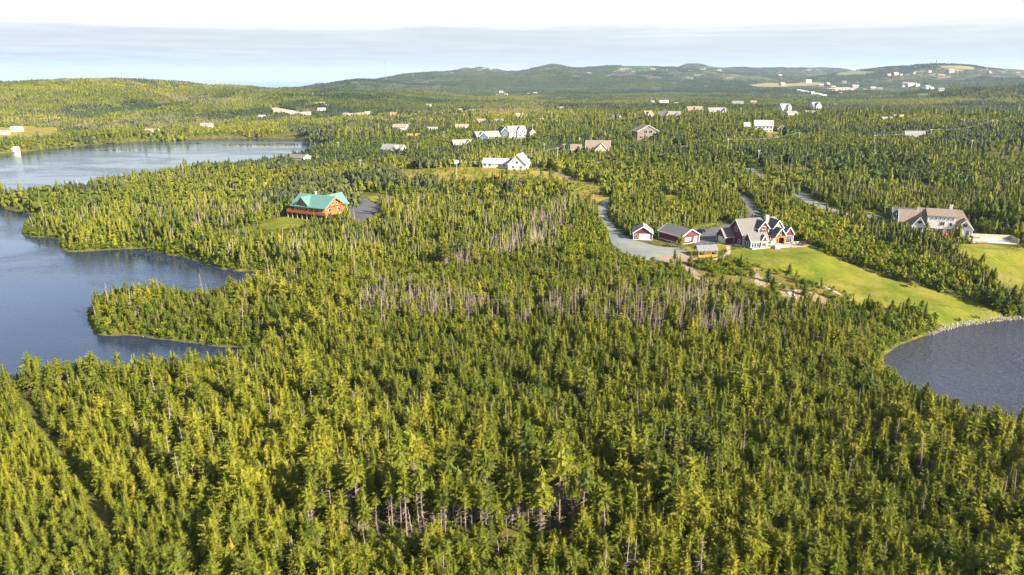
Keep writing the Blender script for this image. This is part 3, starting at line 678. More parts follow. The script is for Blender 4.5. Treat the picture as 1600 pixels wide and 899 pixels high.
MID = dict(
    spruce=[conifer(111, 6.7, 1.84, .05, 9, 6, 1, layers=6, sides=6, ck=.68), conifer(112, 5.8, 1.73, .05, 8, 6, 1, 0, 1.1, layers=6, sides=6, ck=.68), conifer(113, 7.4, 1.89, .08, 9, 6, 1, layers=7, sides=6, ck=.68)],
    fir=[conifer(121, 5.8, 2.27, .06, 8, 6, 2, 0, .75, layers=6, sides=6, ck=.68), conifer(122, 5.2, 2.16, .06, 7, 6, 2, 0, .7, layers=5, sides=6, ck=.68)],
    bare=[conifer(131, 8.6, 1.73, .42, 6, 6, 1, 14, .6, topflat=.45, trunk_r=.13, layers=6, sides=6, ck=.68), conifer(132, 8.0, 1.62, .36, 6, 6, 1, 16, .8, gap=.1, trunk_r=.13, layers=6, sides=6, ck=.68)],
    pole=[conifer(135, 9.4, 1.4, .62, 6, 6, 1, 10, .6, topflat=.45, trunk_r=.13, layers=6, sides=6, ck=.68)],
    ragged=[conifer(141, 8.0, 1.73, .2, 7, 5, 1, 20, .8, gap=.25, trunk_r=.13, layers=6, sides=5, ck=.6)],
    snag=[snag(151, 8.0, 16, .12), snag(152, 6.5, 18, .12)],
    leafy=[leafy(161, 4.8, 2.0, 100, 1, .55), leafy(162, 5.6, 2.0, 100, 1, .6)],
    shrub=[leafy(171, 1.8, 1.5, 40, 1, .45)])
NAMES = ['spruce', 'fir', 'bare', 'ragged', 'snag', 'leafy', 'shrub', 'pole']
def mats_for(k):
    return {'pole': [M_trunk, M_needle, M_lichen], 'bare': [M_trunk, M_needle, M_lichen], 'snag': [M_deadwood, M_needle, M_lichen], 'leafy': [M_bark, M_leafy, M_lichen], 'shrub': [M_bark, M_leafy, M_lichen]}.get(k, [M_bark, M_needle, M_lichen])
def forms_collection(name, lib):
    """tree forms that the wood below is scattered from; returns the collection and {kind: [indices]}"""
    c = bpy.data.collections.new(name); idx = {}; n = 0
    for k in NAMES:
        for tb in lib.get(k, []):
            o = bpy.data.objects.new(f'{name}_{n:02d}', tb.mesh(f'{k}_form', None, mats_for(k)))
            c.objects.link(o); idx.setdefault(k, []).append(n); n += 1
    return c, idx
def clump_collection(name, seed, rad, count, nform, mix, small, leafm=None, dark=()):
    """far wood: patches of a dozen and more low-detail trees"""
    c = bpy.data.collections.new(name)
    rng = random.Random(seed)
    for q in range(nform):
        t = TB()
        for k in range(count):
            a = rng.uniform(0, 6.283); r = rad * math.sqrt(rng.random()); x, y = r * math.cos(a), r * math.sin(a)
            H = rng.uniform(4.5, 9) * small; w = H * rng.uniform(.20, .34); dead = rng.random() < (mix if not isinstance(mix, (list, tuple)) else mix[q])
            lf = rng.uniform(0, 1)
            if rng.random() < .3: H *= .62; w *= 1.25
            if dead:
                t.tube((x, y, -2), (x, y, H), .16, .05, 3, 0)
                for b in range(5):
                    az = rng.uniform(0, 6.28); h = rng.uniform(.3, 1) * H
                    t.poly(((x, y, h - .12), (x, y, h + .12), (x + math.cos(az) * 1.2, y + math.sin(az) * 1.2, h)), 2)
                continue
            if rng.random() < .36:      # rounded crown
                Hc = H * .7; rc = max(1.2, H * .3)
                for b in range(16):
                    d = Vector((rng.gauss(0, 1), rng.gauss(0, 1), rng.gauss(0, .8) + .3)).normalized(); c_ = Vector((x, y, Hc * .58)) + Vector((d.x * rc, d.y * rc, d.z * Hc * .42))
                    a_ = d.orthogonal().normalized() * rc * rng.uniform(.5, .8); b_ = d.cross(a_).normalized() * rc * rng.uniform(.4, .7)
                    t.poly((c_ - a_, c_ - b_, c_ + a_, c_ + b_), 1, min(1, max(0, lf + .15 + rng.uniform(-.2, .2))))
                continue
            for lv in range(5):
                h0 = H * (lv / 5.0) ** 0.9; h1 = h0 + H * 0.34; ww = w * (1.05 - lv / 5.0)
                a0 = rng.uniform(0, 6.28)
                for b in range(4):
                    az = a0 + b * 1.571 + rng.uniform(-.3, .3); az2 = az + 1.3
                    rr = ww * rng.uniform(.8, 1.3)
                    t.poly(((x, y, min(h1, H)), (x + math.cos(az) * rr, y + math.sin(az) * rr, h0 - rng.uniform(0, .5)), (x + math.cos(az2) * rr, y + math.sin(az2) * rr, h0 + rng.uniform(-.5, .3))), 1, min(1, max(0, lf + rng.uniform(-.2, .2))))
        o = bpy.data.objects.new(f'{name}_{q:02d}', t.mesh('wood_patch', None, [M_lichen, M_dark if q in dark else (leafm or M_needle), M_lichen]))
        c.objects.link(o)
    return c
def scatter(name, coll, P, idx, rotz, scl, tint, tilt=None, scz=None):
    """ONE object: points carrying form, turn, size and tint; geometry nodes put the forms on them"""
    n = len(P)
    me = bpy.data.meshes.new(name)
    me.vertices.add(n); me.vertices.foreach_set('co', np.asarray(P, np.float32).ravel())
    def at(nm, typ, data, key):
        a = me.attributes.new(nm, typ, 'POINT'); a.data.foreach_set(key, np.ascontiguousarray(data).ravel())
    rot = np.zeros((n, 3), np.float32); rot[:, 2] = rotz
    if tilt is not None: rot[:, :2] = tilt
    s3 = np.stack([scl, scl, scl if scz is None else scz], 1).astype(np.float32)
    at('form', 'INT', np.asarray(idx, np.int32), 'value'); at('turn', 'FLOAT_VECTOR', rot, 'vector'); at('size', 'FLOAT_VECTOR', s3, 'vector'); at('tint', 'FLOAT', np.asarray(tint, np.float32), 'value')
    o = obj(name, me)
    g = bpy.data.node_groups.new(name + '_nodes', 'GeometryNodeTree')
    g.interface.new_socket('Geometry', in_out='INPUT', socket_type='NodeSocketGeometry'); g.interface.new_socket('Geometry', in_out='OUTPUT', socket_type='NodeSocketGeometry')
    gi = g.nodes.new('NodeGroupInput'); go = g.nodes.new('NodeGroupOutput')
    ci = g.nodes.new('GeometryNodeCollectionInfo'); ci.inputs['Collection'].default_value = coll; ci.inputs['Separate Children'].default_value = True; ci.inputs['Reset Children'].default_value = True
    mp = g.nodes.new('GeometryNodeMeshToPoints')
    ip = g.nodes.new('GeometryNodeInstanceOnPoints'); ip.inputs['Pick Instance'].default_value = True
    def na(nm, t):
        q = g.nodes.new('GeometryNodeInputNamedAttribute'); q.data_type = t; q.inputs['Name'].default_value = nm; return q.outputs[0]
    g.links.new(gi.outputs[0], mp.inputs[0]); g.links.new(mp.outputs[0], ip.inputs['Points']); g.links.new(ci.outputs[0], ip.inputs['Instance'])
    g.links.new(na('form', 'INT'), ip.inputs['Instance Index'])
    e2r = g.nodes.new('FunctionNodeEulerToRotation'); g.links.new(na('turn', 'FLOAT_VECTOR'), e2r.inputs[0]); g.links.new(e2r.outputs[0], ip.inputs['Rotation'])
    g.links.new(na('size', 'FLOAT_VECTOR'), ip.inputs['Scale']); g.links.new(ip.outputs[0], go.inputs[0])
    md = o.modifiers.new('scatter', 'NODES'); md.node_group = g
    return o

# ------------------------------------------------------------------ where which trees stand
BUILDINGS = []        # (x, y, radius) kept clear; filled from the house table
TRAILS = [([(-110.8, 142.7), (-95.7, 126.9), (-83.3, 114.4), (-69.6, 100.1), (-62.4, 91.9)], 1.3), ([(-76.5, 126.8), (-67.9, 118.8), (-61.1, 113.3)], 1.2), ([(70.4, 117.6), (70.4, 110.9), (69.4, 102.8)], 1.0)]
# stands: (outline, {kind: share}, spacing, height factor, tint shift); the first outline that holds a point wins
STANDS = [
    ([(-9.7, 252.6), (-7.8, 272.3), (8.5, 302.0), (18.6, 320.9), (21.0, 309.8), (17.5, 280.1), (8.7, 260.4), (-1.2, 251.3)], dict(snag=.88, bare=.12), 1.45, .9, 0),
    ([(19.8, 309.8), (26.7, 340.2), (30.4, 331.6), (26.0, 289.8), (19.7, 289.7)], dict(snag=.75, bare=.25), 2.4, 1.1, 0),
    ([(-26.5, 252.1), (-14.7, 255.8), (-8.7, 261.8), (-8.3, 249.1), (-15.1, 242.7), (-25.6, 242.6)], dict(snag=.7, bare=.3), 1.7, .8, 0),
    ([(-48.7, 208.3), (-40.2, 217.8), (-24.9, 213.2), (-9.9, 202.8), (5.7, 193.3), (5.5, 185.2), (-11.1, 188.3), (-30.4, 193.7), (-43.4, 191.9)], dict(snag=.80, ragged=.20), 1.15, .74, 0),
    ([(8.7, 196.6), (20.8, 203.4), (36.8, 198.5), (54.4, 199.1), (65.7, 191.8), (71.3, 186.0), (60.5, 174.9), (44.4, 172.6), (28.3, 179.4), (12.6, 183.4)], dict(snag=.70, ragged=.16, shrub=.14), 1.25, .82, 0),
    ([(74.8, 196.2), (88.8, 197.2), (95.3, 194.3), (81.9, 185.0), (70.7, 184.4)], dict(snag=.4, ragged=.2, spruce=.4), 1.8, .8, 0),
    ([(-153.5, 312.5), (-155.5, 330.5), (-143.1, 338.5), (-129.7, 350.4), (-125.0, 341.4), (-133.7, 322.5), (-145.2, 317.3), (-149.6, 307.0)], dict(bare=.3, snag=.7), 1.35, .9, 0),
    ([(-172.7, 311.5), (-175.7, 323.9), (-162.1, 331.2), (-149.6, 307.0), (-163.5, 307.6)], dict(bare=.6, spruce=.3, snag=.1), 1.9, .78, -.1),
    ([(133.4, 345.2), (158.4, 371.4), (196.2, 392.6), (195.4, 363.0), (166.9, 337.8), (147.4, 336.3)], dict(snag=.35, bare=.40, spruce=.25), 2.1, .8, -.05),
    ([(158.8, 295.7), (162.1, 283.8), (162.1, 265.0), (162.3, 250.4), (156.0, 246.9), (149.4, 252.3), (143.8, 261.7)], dict(bare=.7, ragged=.15, spruce=.15), 2.3, .62, -.05),
    ([(202.4, 300.7), (211.3, 308.1), (225.9, 295.8), (210.1, 273.8), (206.5, 275.6)], dict(bare=.75, spruce=.25), 2.0, 1.0, -.25),
    ([(35.8, 280.4), (40.8, 265.1), (44.4, 251.5), (51.1, 242.8), (57.8, 239.3), (58.6, 230.9), (49.3, 233.0), (37.5, 245.2), (32.2, 260.5)], dict(shrub=.85, leafy=.15), 1.4, .4, .15),
    # low growth that keeps lawn, meadow and yards in sight
    ([(-120.5, 315.3), (-114.3, 319.2), (-98.8, 317.9), (-92.1, 320.8), (-76.4, 311.7), (-75.3, 300.8), (-94.4, 302.6), (-110.1, 290.0)], dict(shrub=.85, leafy=.15), 1.5, .4, .12),
    ([(-76.2, 411.8), (-37.8, 408.5), (0.0, 414.9), (26.7, 413.3), (31.4, 375.8), (20.6, 369.8), (-7.2, 387.2), (-35.8, 385.1), (-67.2, 380.6)], dict(fir=.4, spruce=.3, shrub=.2, leafy=.1), 1.7, .42, .08),
    ([(-75.9, 316.2), (-65.3, 315.1), (-64.4, 336.5), (-59.3, 325.3), (-57.3, 297.5), (-70.8, 299.8)], dict(shrub=.5, fir=.3, spruce=.2), 1.6, .5, .05),
    ([(165.5, 315.2), (170.9, 302.8), (160.7, 283.8), (156.3, 302.0)], dict(shrub=.6, fir=.4), 1.6, .45, .05),
    ([(141.5, 426.0), (144.4, 390.0), (144.3, 352.8), (147.2, 320.8), (156.9, 306.2), (148.7, 297.7), (140.0, 317.6), (136.7, 354.4), (135.0, 399.9)], dict(shrub=.4, leafy=.3, fir=.3), 1.7, .45, .1),
    # open centre-bottom where the trunks show
    ([(-29.8, 88.1), (-23.3, 89.2), (-13.4, 87.8), (-3.8, 86.7), (4.8, 88.7), (10.2, 89.2), (9.6, 83.1), (3.6, 80.8), (-8.9, 80.4), (-21.5, 80.9), (-27.7, 80.5)], dict(bare=.10, snag=.25, shrub=.35, fir=.2, spruce=.2), 2.0, .55, .0),
    ([(-30.9, 88.7), (-31.0, 96.2), (-21.0, 98.4), (-8.3, 97.5), (5.3, 99.3), (11.5, 97.4), (10.7, 89.5), (4.8, 89.0), (-3.8, 87.1), (-13.4, 88.1), (-23.3, 89.5)], dict(pole=.60, bare=.30, snag=.10), 1.9, .98, .0),
    ([(21.9, 117.0), (37.3, 119.7), (36.3, 103.7), (25.4, 90.1), (19.8, 97.4)], dict(ragged=.25, bare=.2, pole=.15, spruce=.3, snag=.1), 1.9, .95, -.05),
    # young even stand bottom left
    ([(-118.6, 131.1), (-132.5, 168.2), (-95.0, 136.7), (-67.6, 113.2), (-46.7, 91.8), (-40.7, 77.3), (-89.1, 79.6)], dict(spruce=.55, fir=.45), 1.5, .56, .10),
    ([(30.7, 103.5), (55.2, 117.9), (68.9, 104.8), (67.3, 87.9), (49.7, 73.3), (28.8, 72.8)], dict(spruce=.45, fir=.4, ragged=.12, snag=.03), 1.6, .70, .07),
    ([(-77.7, 216.0), (-56.2, 223.3), (-45.9, 195.0), (-57.1, 174.2), (-71.3, 190.2)], dict(fir=.75, spruce=.1, leafy=.15), 2.0, .85, .12),
    # broad young trees and alders round the red house
    ([(117.4, 330.7), (132.2, 320.8), (142.6, 303.0), (143.0, 269.2), (150.1, 253.9), (153.6, 238.7), (159.2, 228.9), (157.8, 219.3), (148.4, 221.4), (143.0, 227.5), (131.2, 235.0), (119.7, 250.9), (114.9, 261.9), (115.6, 277.7), (121.3, 311.1)], dict(leafy=.70, fir=.24, spruce=.06), 2.0, .70, .22),
    ([(21.9, 289.7), (41.9, 319.0), (41.4, 264.0), (53.1, 241.5), (60.6, 224.5), (50.5, 217.7), (35.5, 230.6), (20.6, 238.5)], dict(leafy=.72, fir=.18, spruce=.10), 1.7, .5, .2),
    ([(49.4, 330.2), (67.2, 361.5), (115.8, 356.1), (107.9, 310.4), (83.1, 304.7), (57.1, 303.5)], dict(fir=.4, spruce=.35, leafy=.25), 1.9, .62, .12),
    ([(-135.1, 342.8), (-127.2, 357.9), (-112.1, 331.4), (-116.7, 308.8), (-138.4, 290.3), (-157.4, 300.8), (-143.9, 303.9)], dict(shrub=.5, leafy=.3, spruce=.2), 2.0, .7, .1),
    ([(110.7, 202.0), (133.3, 206.2), (132.8, 201.4), (111.5, 187.3), (100.5, 176.6), (102.6, 189.0)], dict(leafy=.4, spruce=.4, shrub=.2), 1.8, .62, .14),
    ([(-61.0, 266.4), (-23.5, 244.8), (13.4, 232.5), (12.2, 208.4), (-21.3, 219.9), (-54.2, 234.2)], dict(spruce=.26, fir=.3, leafy=.34, snag=.1), 1.55, .52, .10),
    ([(66.7, 249.7), (113.0, 213.2), (107.4, 201.5), (78.7, 201.8), (63.3, 218.1), (60.1, 241.8)], dict(shrub=.9, leafy=.06, spruce=.04), 2.4, .62, .2),
]
DEFAULT = (dict(spruce=.40, fir=.31, bare=.07, ragged=.14, snag=.05, leafy=.03), 1.58, .75, 0.08)
DEFAULT_FAR = (dict(spruce=.26, fir=.30, bare=.07, ragged=.10, snag=.07, leafy=.20), 1.62, .60, 0.06)
def polys_ok(x, y):
    ok = np.ones(x.shape, bool)
    for poly, mg in ZONES:
        p = np.array(poly)
        lo, hi = p.min(0) - 6, p.max(0) + 6
        m = (x > lo[0]) & (x < hi[0]) & (y > lo[1]) & (y < hi[1]) & ok
        if not m.any(): continue
        i = np.where(m)[0]
        ins = inside(x[i], y[i], p); s = seg_dist(x[i], y[i], p, True)
        ok[i[(ins & (s > -mg)) | (s < mg)]] = False
    for line, w in ROADS + TRAILS:
        p = np.array(line); lo, hi = p.min(0) - w, p.max(0) + w
        m = (x > lo[0]) & (x < hi[0]) & (y > lo[1]) & (y < hi[1]) & ok
        if not m.any(): continue
        i = np.where(m)[0]
        ok[i[seg_dist(x[i], y[i], line) < w]] = False
    for bx_, by_, br_ in BUILDINGS:
        ok &= np.hypot(x - bx_, y - by_) > br_
    return ok
def shore(x, y):
    d = np.full(x.shape, 1e9)
    for poly in (LAKE, POND):
        s = seg_dist(x, y, poly, True); d = np.minimum(d, np.where(inside(x, y, poly), -s, s))
    return d
def jitter_grid(x0, x1, y0, y1, s, rs, amt=0.48):
    x, y = np.meshgrid(np.arange(x0, x1, s), np.arange(y0, y1, s * 0.9))
    x = x + (np.arange(x.shape[0]) % 2)[:, None] * s * .5
    x = x.ravel() + rs.uniform(-amt, amt, x.size) * s; y = y.ravel() + rs.uniform(-amt, amt, y.size) * s
    return x, y

# ------------------------------------------------------------------ building kit
def siding(name, rgb, pitch=0.16, rough=0.7):
    """lapped boards: colour wear and fine horizontal relief"""
    if name in MATS: return MATS[name]
    m = mat(name, rgb, rough, 0.14, 0.8, 0.25)
    nt = m.node_tree; b = nt.nodes['Principled BSDF']
    t = N(nt, 'ShaderNodeTexCoord'); s = N(nt, 'ShaderNodeSeparateXYZ'); nt.links.new(t.outputs['Object'], s.inputs[0])
    f = math_(nt, 'FRACT', math_(nt, 'DIVIDE', s.outputs[2], pitch))
    bp = N(nt, 'ShaderNodeBump', ins={0: 0.5, 1: 0.02}); nt.links.new(f, bp.inputs['Height']); nt.links.new(bp.outputs[0], b.inputs['Normal'])
    return m
def roofing(name, rgb, rough=0.85, seam=0.0, spec=0.2):
    if name in MATS: return MATS[name]
    m = mat(name, rgb, rough, 0.22, 1.3, spec)
    nt = m.node_tree; b = nt.nodes['Principled BSDF']
    t = N(nt, 'ShaderNodeTexCoord')
    br = N(nt, 'ShaderNodeTexBrick', ins={'Scale': 3.2, 'Mortar Size': 0.03}); nt.links.new(t.outputs['Object'], br.inputs['Vector'])
    bp = N(nt, 'ShaderNodeBump', ins={0: 0.35, 1: 0.02}); nt.links.new(br.outputs['Fac'], bp.inputs['Height']); nt.links.new(bp.outputs[0], b.inputs['Normal'])
    return m
W_red = siding('maroon_clapboard', (0.115, 0.022, 0.026)); W_log = siding('orange_log_wall', (0.34, 0.105, 0.025), .3); W_white = siding('white_clapboard', (0.50, 0.49, 0.465)); W_beige = siding('beige_clapboard', (0.55, 0.46, 0.35)); W_tan = siding('tan_clapboard', (0.48, 0.36, 0.24)); W_navy = siding('navy_clapboard', (0.055, 0.075, 0.11)); W_grey = siding('grey_clapboard', (0.20, 0.20, 0.20)); W_blue = siding('blue_clapboard', (0.28, 0.40, 0.52)); W_brick = siding('red_brick_wall', (0.36, 0.13, 0.08)); W_brown = siding('brown_shingle_wall', (0.17, 0.13, 0.10)); W_green = siding('sage_clapboard', (0.42, 0.47, 0.40)); W_pink_lit_red = siding('pink_and_lit_red_clapboard', (0.40, 0.22, 0.17)); W_cream = siding('cream_clapboard', (0.40, 0.35, 0.275))
R_slate = roofing('slate_shingles', (0.125, 0.115, 0.108)); R_dark = roofing('charcoal_shingles', (0.07, 0.07, 0.078)); R_brown = roofing('brown_shingles', (0.175, 0.135, 0.105)); R_green = roofing('green_metal_roof', (0.085, 0.19, 0.155), .45, spec=.5); R_grey = roofing('grey_shingles', (0.19, 0.182, 0.175)); R_blue = roofing('blue_grey_roof', (0.20, 0.29, 0.34), .5); R_light = roofing('pale_roof', (0.33, 0.315, 0.295)); R_red = roofing('red_roof', (0.42, 0.13, 0.07)); R_tan = roofing('tan_roof', (0.23, 0.175, 0.125))
nt = R_green.node_tree; b = nt.nodes['Principled BSDF']; src_ = b.inputs['Base Color'].links[0].from_socket; t_ = N(nt, 'ShaderNodeTexCoord'); wv = N(nt, 'ShaderNodeTexWave', ins={'Scale': .7, 'Distortion': .0}); nt.links.new(t_.outputs['Object'], wv.inputs['Vector'])
nt.links.new(mix_(nt, ramp_(nt, wv.outputs['Fac'], [(.0, (.5,) * 3), (.18, (0,) * 3)]), src_, (.05, .13, .10)), b.inputs['Base Color'])
T_white = mat('white_trim_paint', (0.56, 0.55, 0.53), .5, .05, 2); T_wood = mat('oiled_timber', (0.36, 0.15, 0.05), .7, .3, 3); T_grey = mat('weathered_timber', (0.36, 0.31, 0.26), .9, .25, 3); T_orange = mat('orange_stained_timber', (0.36, 0.11, 0.025), .6, .2, 3)
M_glass = mat('window_glass', (0.018, 0.022, 0.028), .06, 0, 1, .8); M_door = mat('white_door', (0.58, 0.57, 0.55), .5, .05, 2); M_stone = mat('grey_stone', (0.34, 0.32, 0.30), .95, .35, 2.2, .2, bump=.8, bscale=3); M_conc = mat('concrete', (0.42, 0.40, 0.37), .9, .15, 1.2); M_paver = mat('rose_pavers', (0.36, 0.22, 0.19), .9, .2, 3, bump=.4, bscale=6)
M_pale = mat('pale_rock', (0.36, 0.32, 0.28), .95, .35, 1.5, .2, bump=.8, bscale=3)

class MB:
    def __init__(s): s.v = []; s.f = []
    def hexa(s, p):
        i = len(s.v); s.v += [tuple(q) for q in p]
        for f in ((0, 3, 2, 1), (4, 5, 6, 7), (0, 1, 5, 4), (1, 2, 6, 5), (2, 3, 7, 6), (3, 0, 4, 7)): s.f.append(tuple(i + k for k in f))
    def box(s, x0, x1, y0, y1, z0, z1):
        s.hexa([(x0, y0, z0), (x1, y0, z0), (x1, y1, z0), (x0, y1, z0), (x0, y0, z1), (x1, y0, z1), (x1, y1, z1), (x0, y1, z1)])
    def bar(s, a, b, w, h=None):
        a = Vector(a); b = Vector(b); d = (b - a).normalized(); h = h or w
        p = d.cross(Vector((0, 0, 1))); p = p.normalized() if p.length > 1e-3 else Vector((1, 0, 0)); q = p.cross(d)
        p *= w / 2; q *= h / 2
        s.hexa([a - p - q, a + p - q, a + p + q, a - p + q, b - p - q, b + p - q, b + p + q, b - p + q])
    def poly(s, pts):
        i = len(s.v); s.v += [tuple(p) for p in pts]; s.f.append(tuple(range(i, i + len(pts))))
    def prism(s, pts, d):
        """flat outline pushed along d"""
        n = len(pts); i = len(s.v); d = Vector(d)
        s.v += [tuple(p) for p in pts] + [tuple(Vector(p) + d) for p in pts]
        s.f.append(tuple(range(i, i + n))[::-1]); s.f.append(tuple(range(i + n, i + 2 * n)))
        for k in range(n): s.f.append((i + k, i + (k + 1) % n, i + n + (k + 1) % n, i + n + k))
    def cyl(s, c, r, z0, z1, n=12, r2=None):
        i = len(s.v); r2 = r if r2 is None else r2
        for k in range(n):
            a = 6.28318 * k / n
            s.v.append((c[0] + r * math.cos(a), c[1] + r * math.sin(a), z0)); s.v.append((c[0] + r2 * math.cos(a), c[1] + r2 * math.sin(a), z1))
        s.f.append(tuple(i + 2 * k for k in range(n))[::-1]); s.f.append(tuple(i + 2 * k + 1 for k in range(n)))
        for k in range(n):
            l = (k + 1) % n; s.f.append((i + 2 * k, i + 2 * l, i + 2 * l + 1, i + 2 * k + 1))
    def mesh(s, name, m):
        me = bpy.data.meshes.new(name); me.from_pydata(s.v, [], s.f); me.materials.append(m)
        b = bmesh.new(); b.from_mesh(me); bmesh.ops.recalc_face_normals(b, faces=b.faces); b.to_mesh(me); b.free()
        return me
    def build(s, name, m, parent=None): return obj(name, s.mesh(name, m), parent)
def thing(name, label, cat, x, y, rot=0, z=None, group=None):
    e = bpy.data.objects.new(name, None); COL.objects.link(e); e.empty_display_size = 1.0
    e.location = (x, y, z1(x, y) if z is None else z); e.rotation_euler = (0, 0, R(rot))
    return tag(e, label, cat, group)
def gable(root, x0, x1, y0, y1, z0, ze, zr, ax, wall, roof, over=.45, hip=0.0, trim=T_white, thick=.2, foot=.6):
    corners = foot == .6 and trim is T_white
    """one roofed block: a wall shell with its gables, a roof of real thickness, fascia and rake boards"""
    mw = MB()
    if ax == 'x':
        ym = (y0 + y1) / 2; A = lambda u, v, z: (u, v, z); a0, a1, b0, b1, bm_ = x0, x1, y0, y1, ym
    else:
        xm = (x0 + x1) / 2; A = lambda u, v, z: (v, u, z); a0, a1, b0, b1, bm_ = y0, y1, x0, x1, xm
    zb = z0 - foot
    e = .02
    L = [A(a0, b0, zb), A(a0, b1, zb), A(a0, b1, ze), A(a0, bm_, zr - e), A(a0, b0, ze)]
    Rr_ = [A(a1 - hip, b0, zb) if False else A(a1, b0, zb), A(a1, b1, zb), A(a1, b1, ze)] + ([A(a1, bm_, zr - e)] if hip == 0 else []) + [A(a1, b0, ze)]
    mw.poly(L); mw.poly(Rr_[::-1])
    mw.poly([A(a0, b0, zb), A(a1, b0, zb), A(a1, b0, ze), A(a0, b0, ze)]); mw.poly([A(a0, b1, zb), A(a1, b1, zb), A(a1, b1, ze), A(a0, b1, ze)][::-1])
    mw.build('wall', wall, root)
    sl = (zr - ze) / (bm_ - b0)
    mr = MB(); o = over
    zo = ze - sl * o
    ea, eb = a0 - o, a1 + (o if hip == 0 else o)
    ra, rb = a0 - o, (a1 + o if hip == 0 else a1 - hip)
    t = thick
    for (be, s) in ((b0 - o, 1), (b1 + o, -1)):
        lo = [A(ea, be, zo + .02), A(eb, be, zo + .02), A(rb, bm_, zr + .02), A(ra, bm_, zr + .02)]
        hi = [(p[0], p[1], p[2] + t) for p in lo]
        mr.hexa(lo + hi)
    if hip:
        lo = [A(eb, b0 - o, zo + .02), A(eb, b1 + o, zo + .02), A(rb, bm_, zr + .02), A(rb, bm_, zr + .021)]
        hi = [(p[0], p[1], p[2] + t) for p in lo]; mr.hexa(lo + hi)
    ro = mr.build('roof', roof, root)
    mt = MB(); w = .2
    for a in ((ea,) if hip else (ea, eb)):
        sgn = -1 if a == ea else 1
        for (be) in (b0 - o, b1 + o):
            p = Vector(A(a + sgn * .04, be, zo + t * .35)); q = Vector(A(a + sgn * .04, bm_, zr + t * .35)); mt.bar(p, q, .1, t + .14)
    for be, sg in ((b0 - o, -1), (b1 + o, 1)): mt.bar(A(ea, be + sg * .04, zo + t * .35), A(eb, be + sg * .04, zo + t * .35), .1, t + .1)
    if trim: mt.build('fascia_board', trim, root)
    if trim:
        c = .12
        for (u, v) in ((a0, b0), (a0, b1), (a1, b0), (a1, b1)) if corners else ():
            mc = MB(); p = A(u, v, 0); mc.box(p[0] - c, p[0] + c, p[1] - c, p[1] + c, zb, ze - .03); mc.build('corner_board', trim, root)
    return ro
WIN = {}
def window(root, x, y, z, w, h, face, name='window', arch=False, cols=None):
    """framed window standing proud of its wall; glass pane as sub-part. face: f, b, l, r"""
    cols = cols or max(1, round(w / .9)); key = (round(w, 2), round(h, 2), cols)
    if key not in WIN:
        m = MB(); t = .11
        m.box(-w / 2 - t, w / 2 + t, -.09, .0, h / 2, h / 2 + t); m.box(-w / 2 - t, w / 2 + t, -.12, .0, -h / 2 - t, -h / 2)
        for k in range(cols + 1):
            c = -w / 2 + w * k / cols; q = t if k in (0, cols) else t * .6
            c0, c1 = (c - q, c) if k == 0 else ((c, c + q) if k == cols else (c - q / 2, c + q / 2))
            m.box(c0, c1, -.085, .0, -h / 2, h / 2)
        if h > 1.3: m.box(-w / 2, w / 2, -.08, .0, h * .18, h * .18 + t * .5)
        g = MB(); g.box(-w / 2, w / 2, -.035, -.01, -h / 2, h / 2)
        WIN[key] = (m.mesh('window', T_white), g.mesh('pane', M_glass))
    rz = {'f': 0, 'r': 90, 'b': 180, 'l': -90}[face]
    o = obj(name, WIN[key][0], root, (x, y, z)); o.rotation_euler = (0, 0, R(rz))
    obj('pane', WIN[key][1], o)
    return o
def door(root, x, y, z0, w, h, face, m=None, name='door', panels=0):
    rz = {'f': 0, 'r': 90, 'b': 180, 'l': -90}[face]
    q = MB(); t = .14
    q.box(-w / 2, w / 2, -.05, 0, 0, h)
    d = q.build(name, m or M_door, root); d.location = (x, y, z0); d.rotation_euler = (0, 0, R(rz))
    f = MB(); f.box(-w / 2 - t, -w / 2, -.09, 0, 0, h + t); f.box(w / 2, w / 2 + t, -.09, 0, 0, h + t); f.box(-w / 2, w / 2, -.09, 0, h, h + t)
    f.build('door_frame', T_white, d)
    if panels:
        for k in range(panels):
            s = MB(); hh = h / panels; s.box(-w / 2 + .06, w / 2 - .06, -.075, -.05, k * hh + .05, (k + 1) * hh - .05); s.build('door_panel', m or M_door, d)
    else:
        s = MB(); s.box(w * .36, w * .42, -.12, -.05, h * .45, h * .52); s.build('door_handle', M_stone, d)
    return d
def chimney(root, x, y, z0, z1_, w, m):
    q = MB(); q.box(x - w / 2, x + w / 2, y - w / 2, y + w / 2, z0, z1_); q.box(x - w / 2 - .12, x + w / 2 + .12, y - w / 2 - .12, y + w / 2 + .12, z1_, z1_ + .2)
    c = q.build('chimney', m, root)
    f = MB(); f.cyl((x, y), w * .22, z1_ + .2, z1_ + .6, 8); f.build('flue', R_dark, c)
def railing(root, pts, z, h, m, step=.45, name='railing'):
    q = MB()
    for a, b in zip(pts[:-1], pts[1:]):
        a = Vector((*a, z)); b = Vector((*b, z)); U = Vector((0, 0, 1))
        q.bar(a + U * h, b + U * h, .1, .08); q.bar(a + U * .12, b + U * .12, .07, .07)
        n = max(2, int((b - a).length / step))
        for k in range(n + 1):
            p = a.lerp(b, k / n); q.bar(p, p + U * h, .06 if k % 4 else .11)
    o = q.build(name, m, root); o['kind'] = 'stuff'
    return o

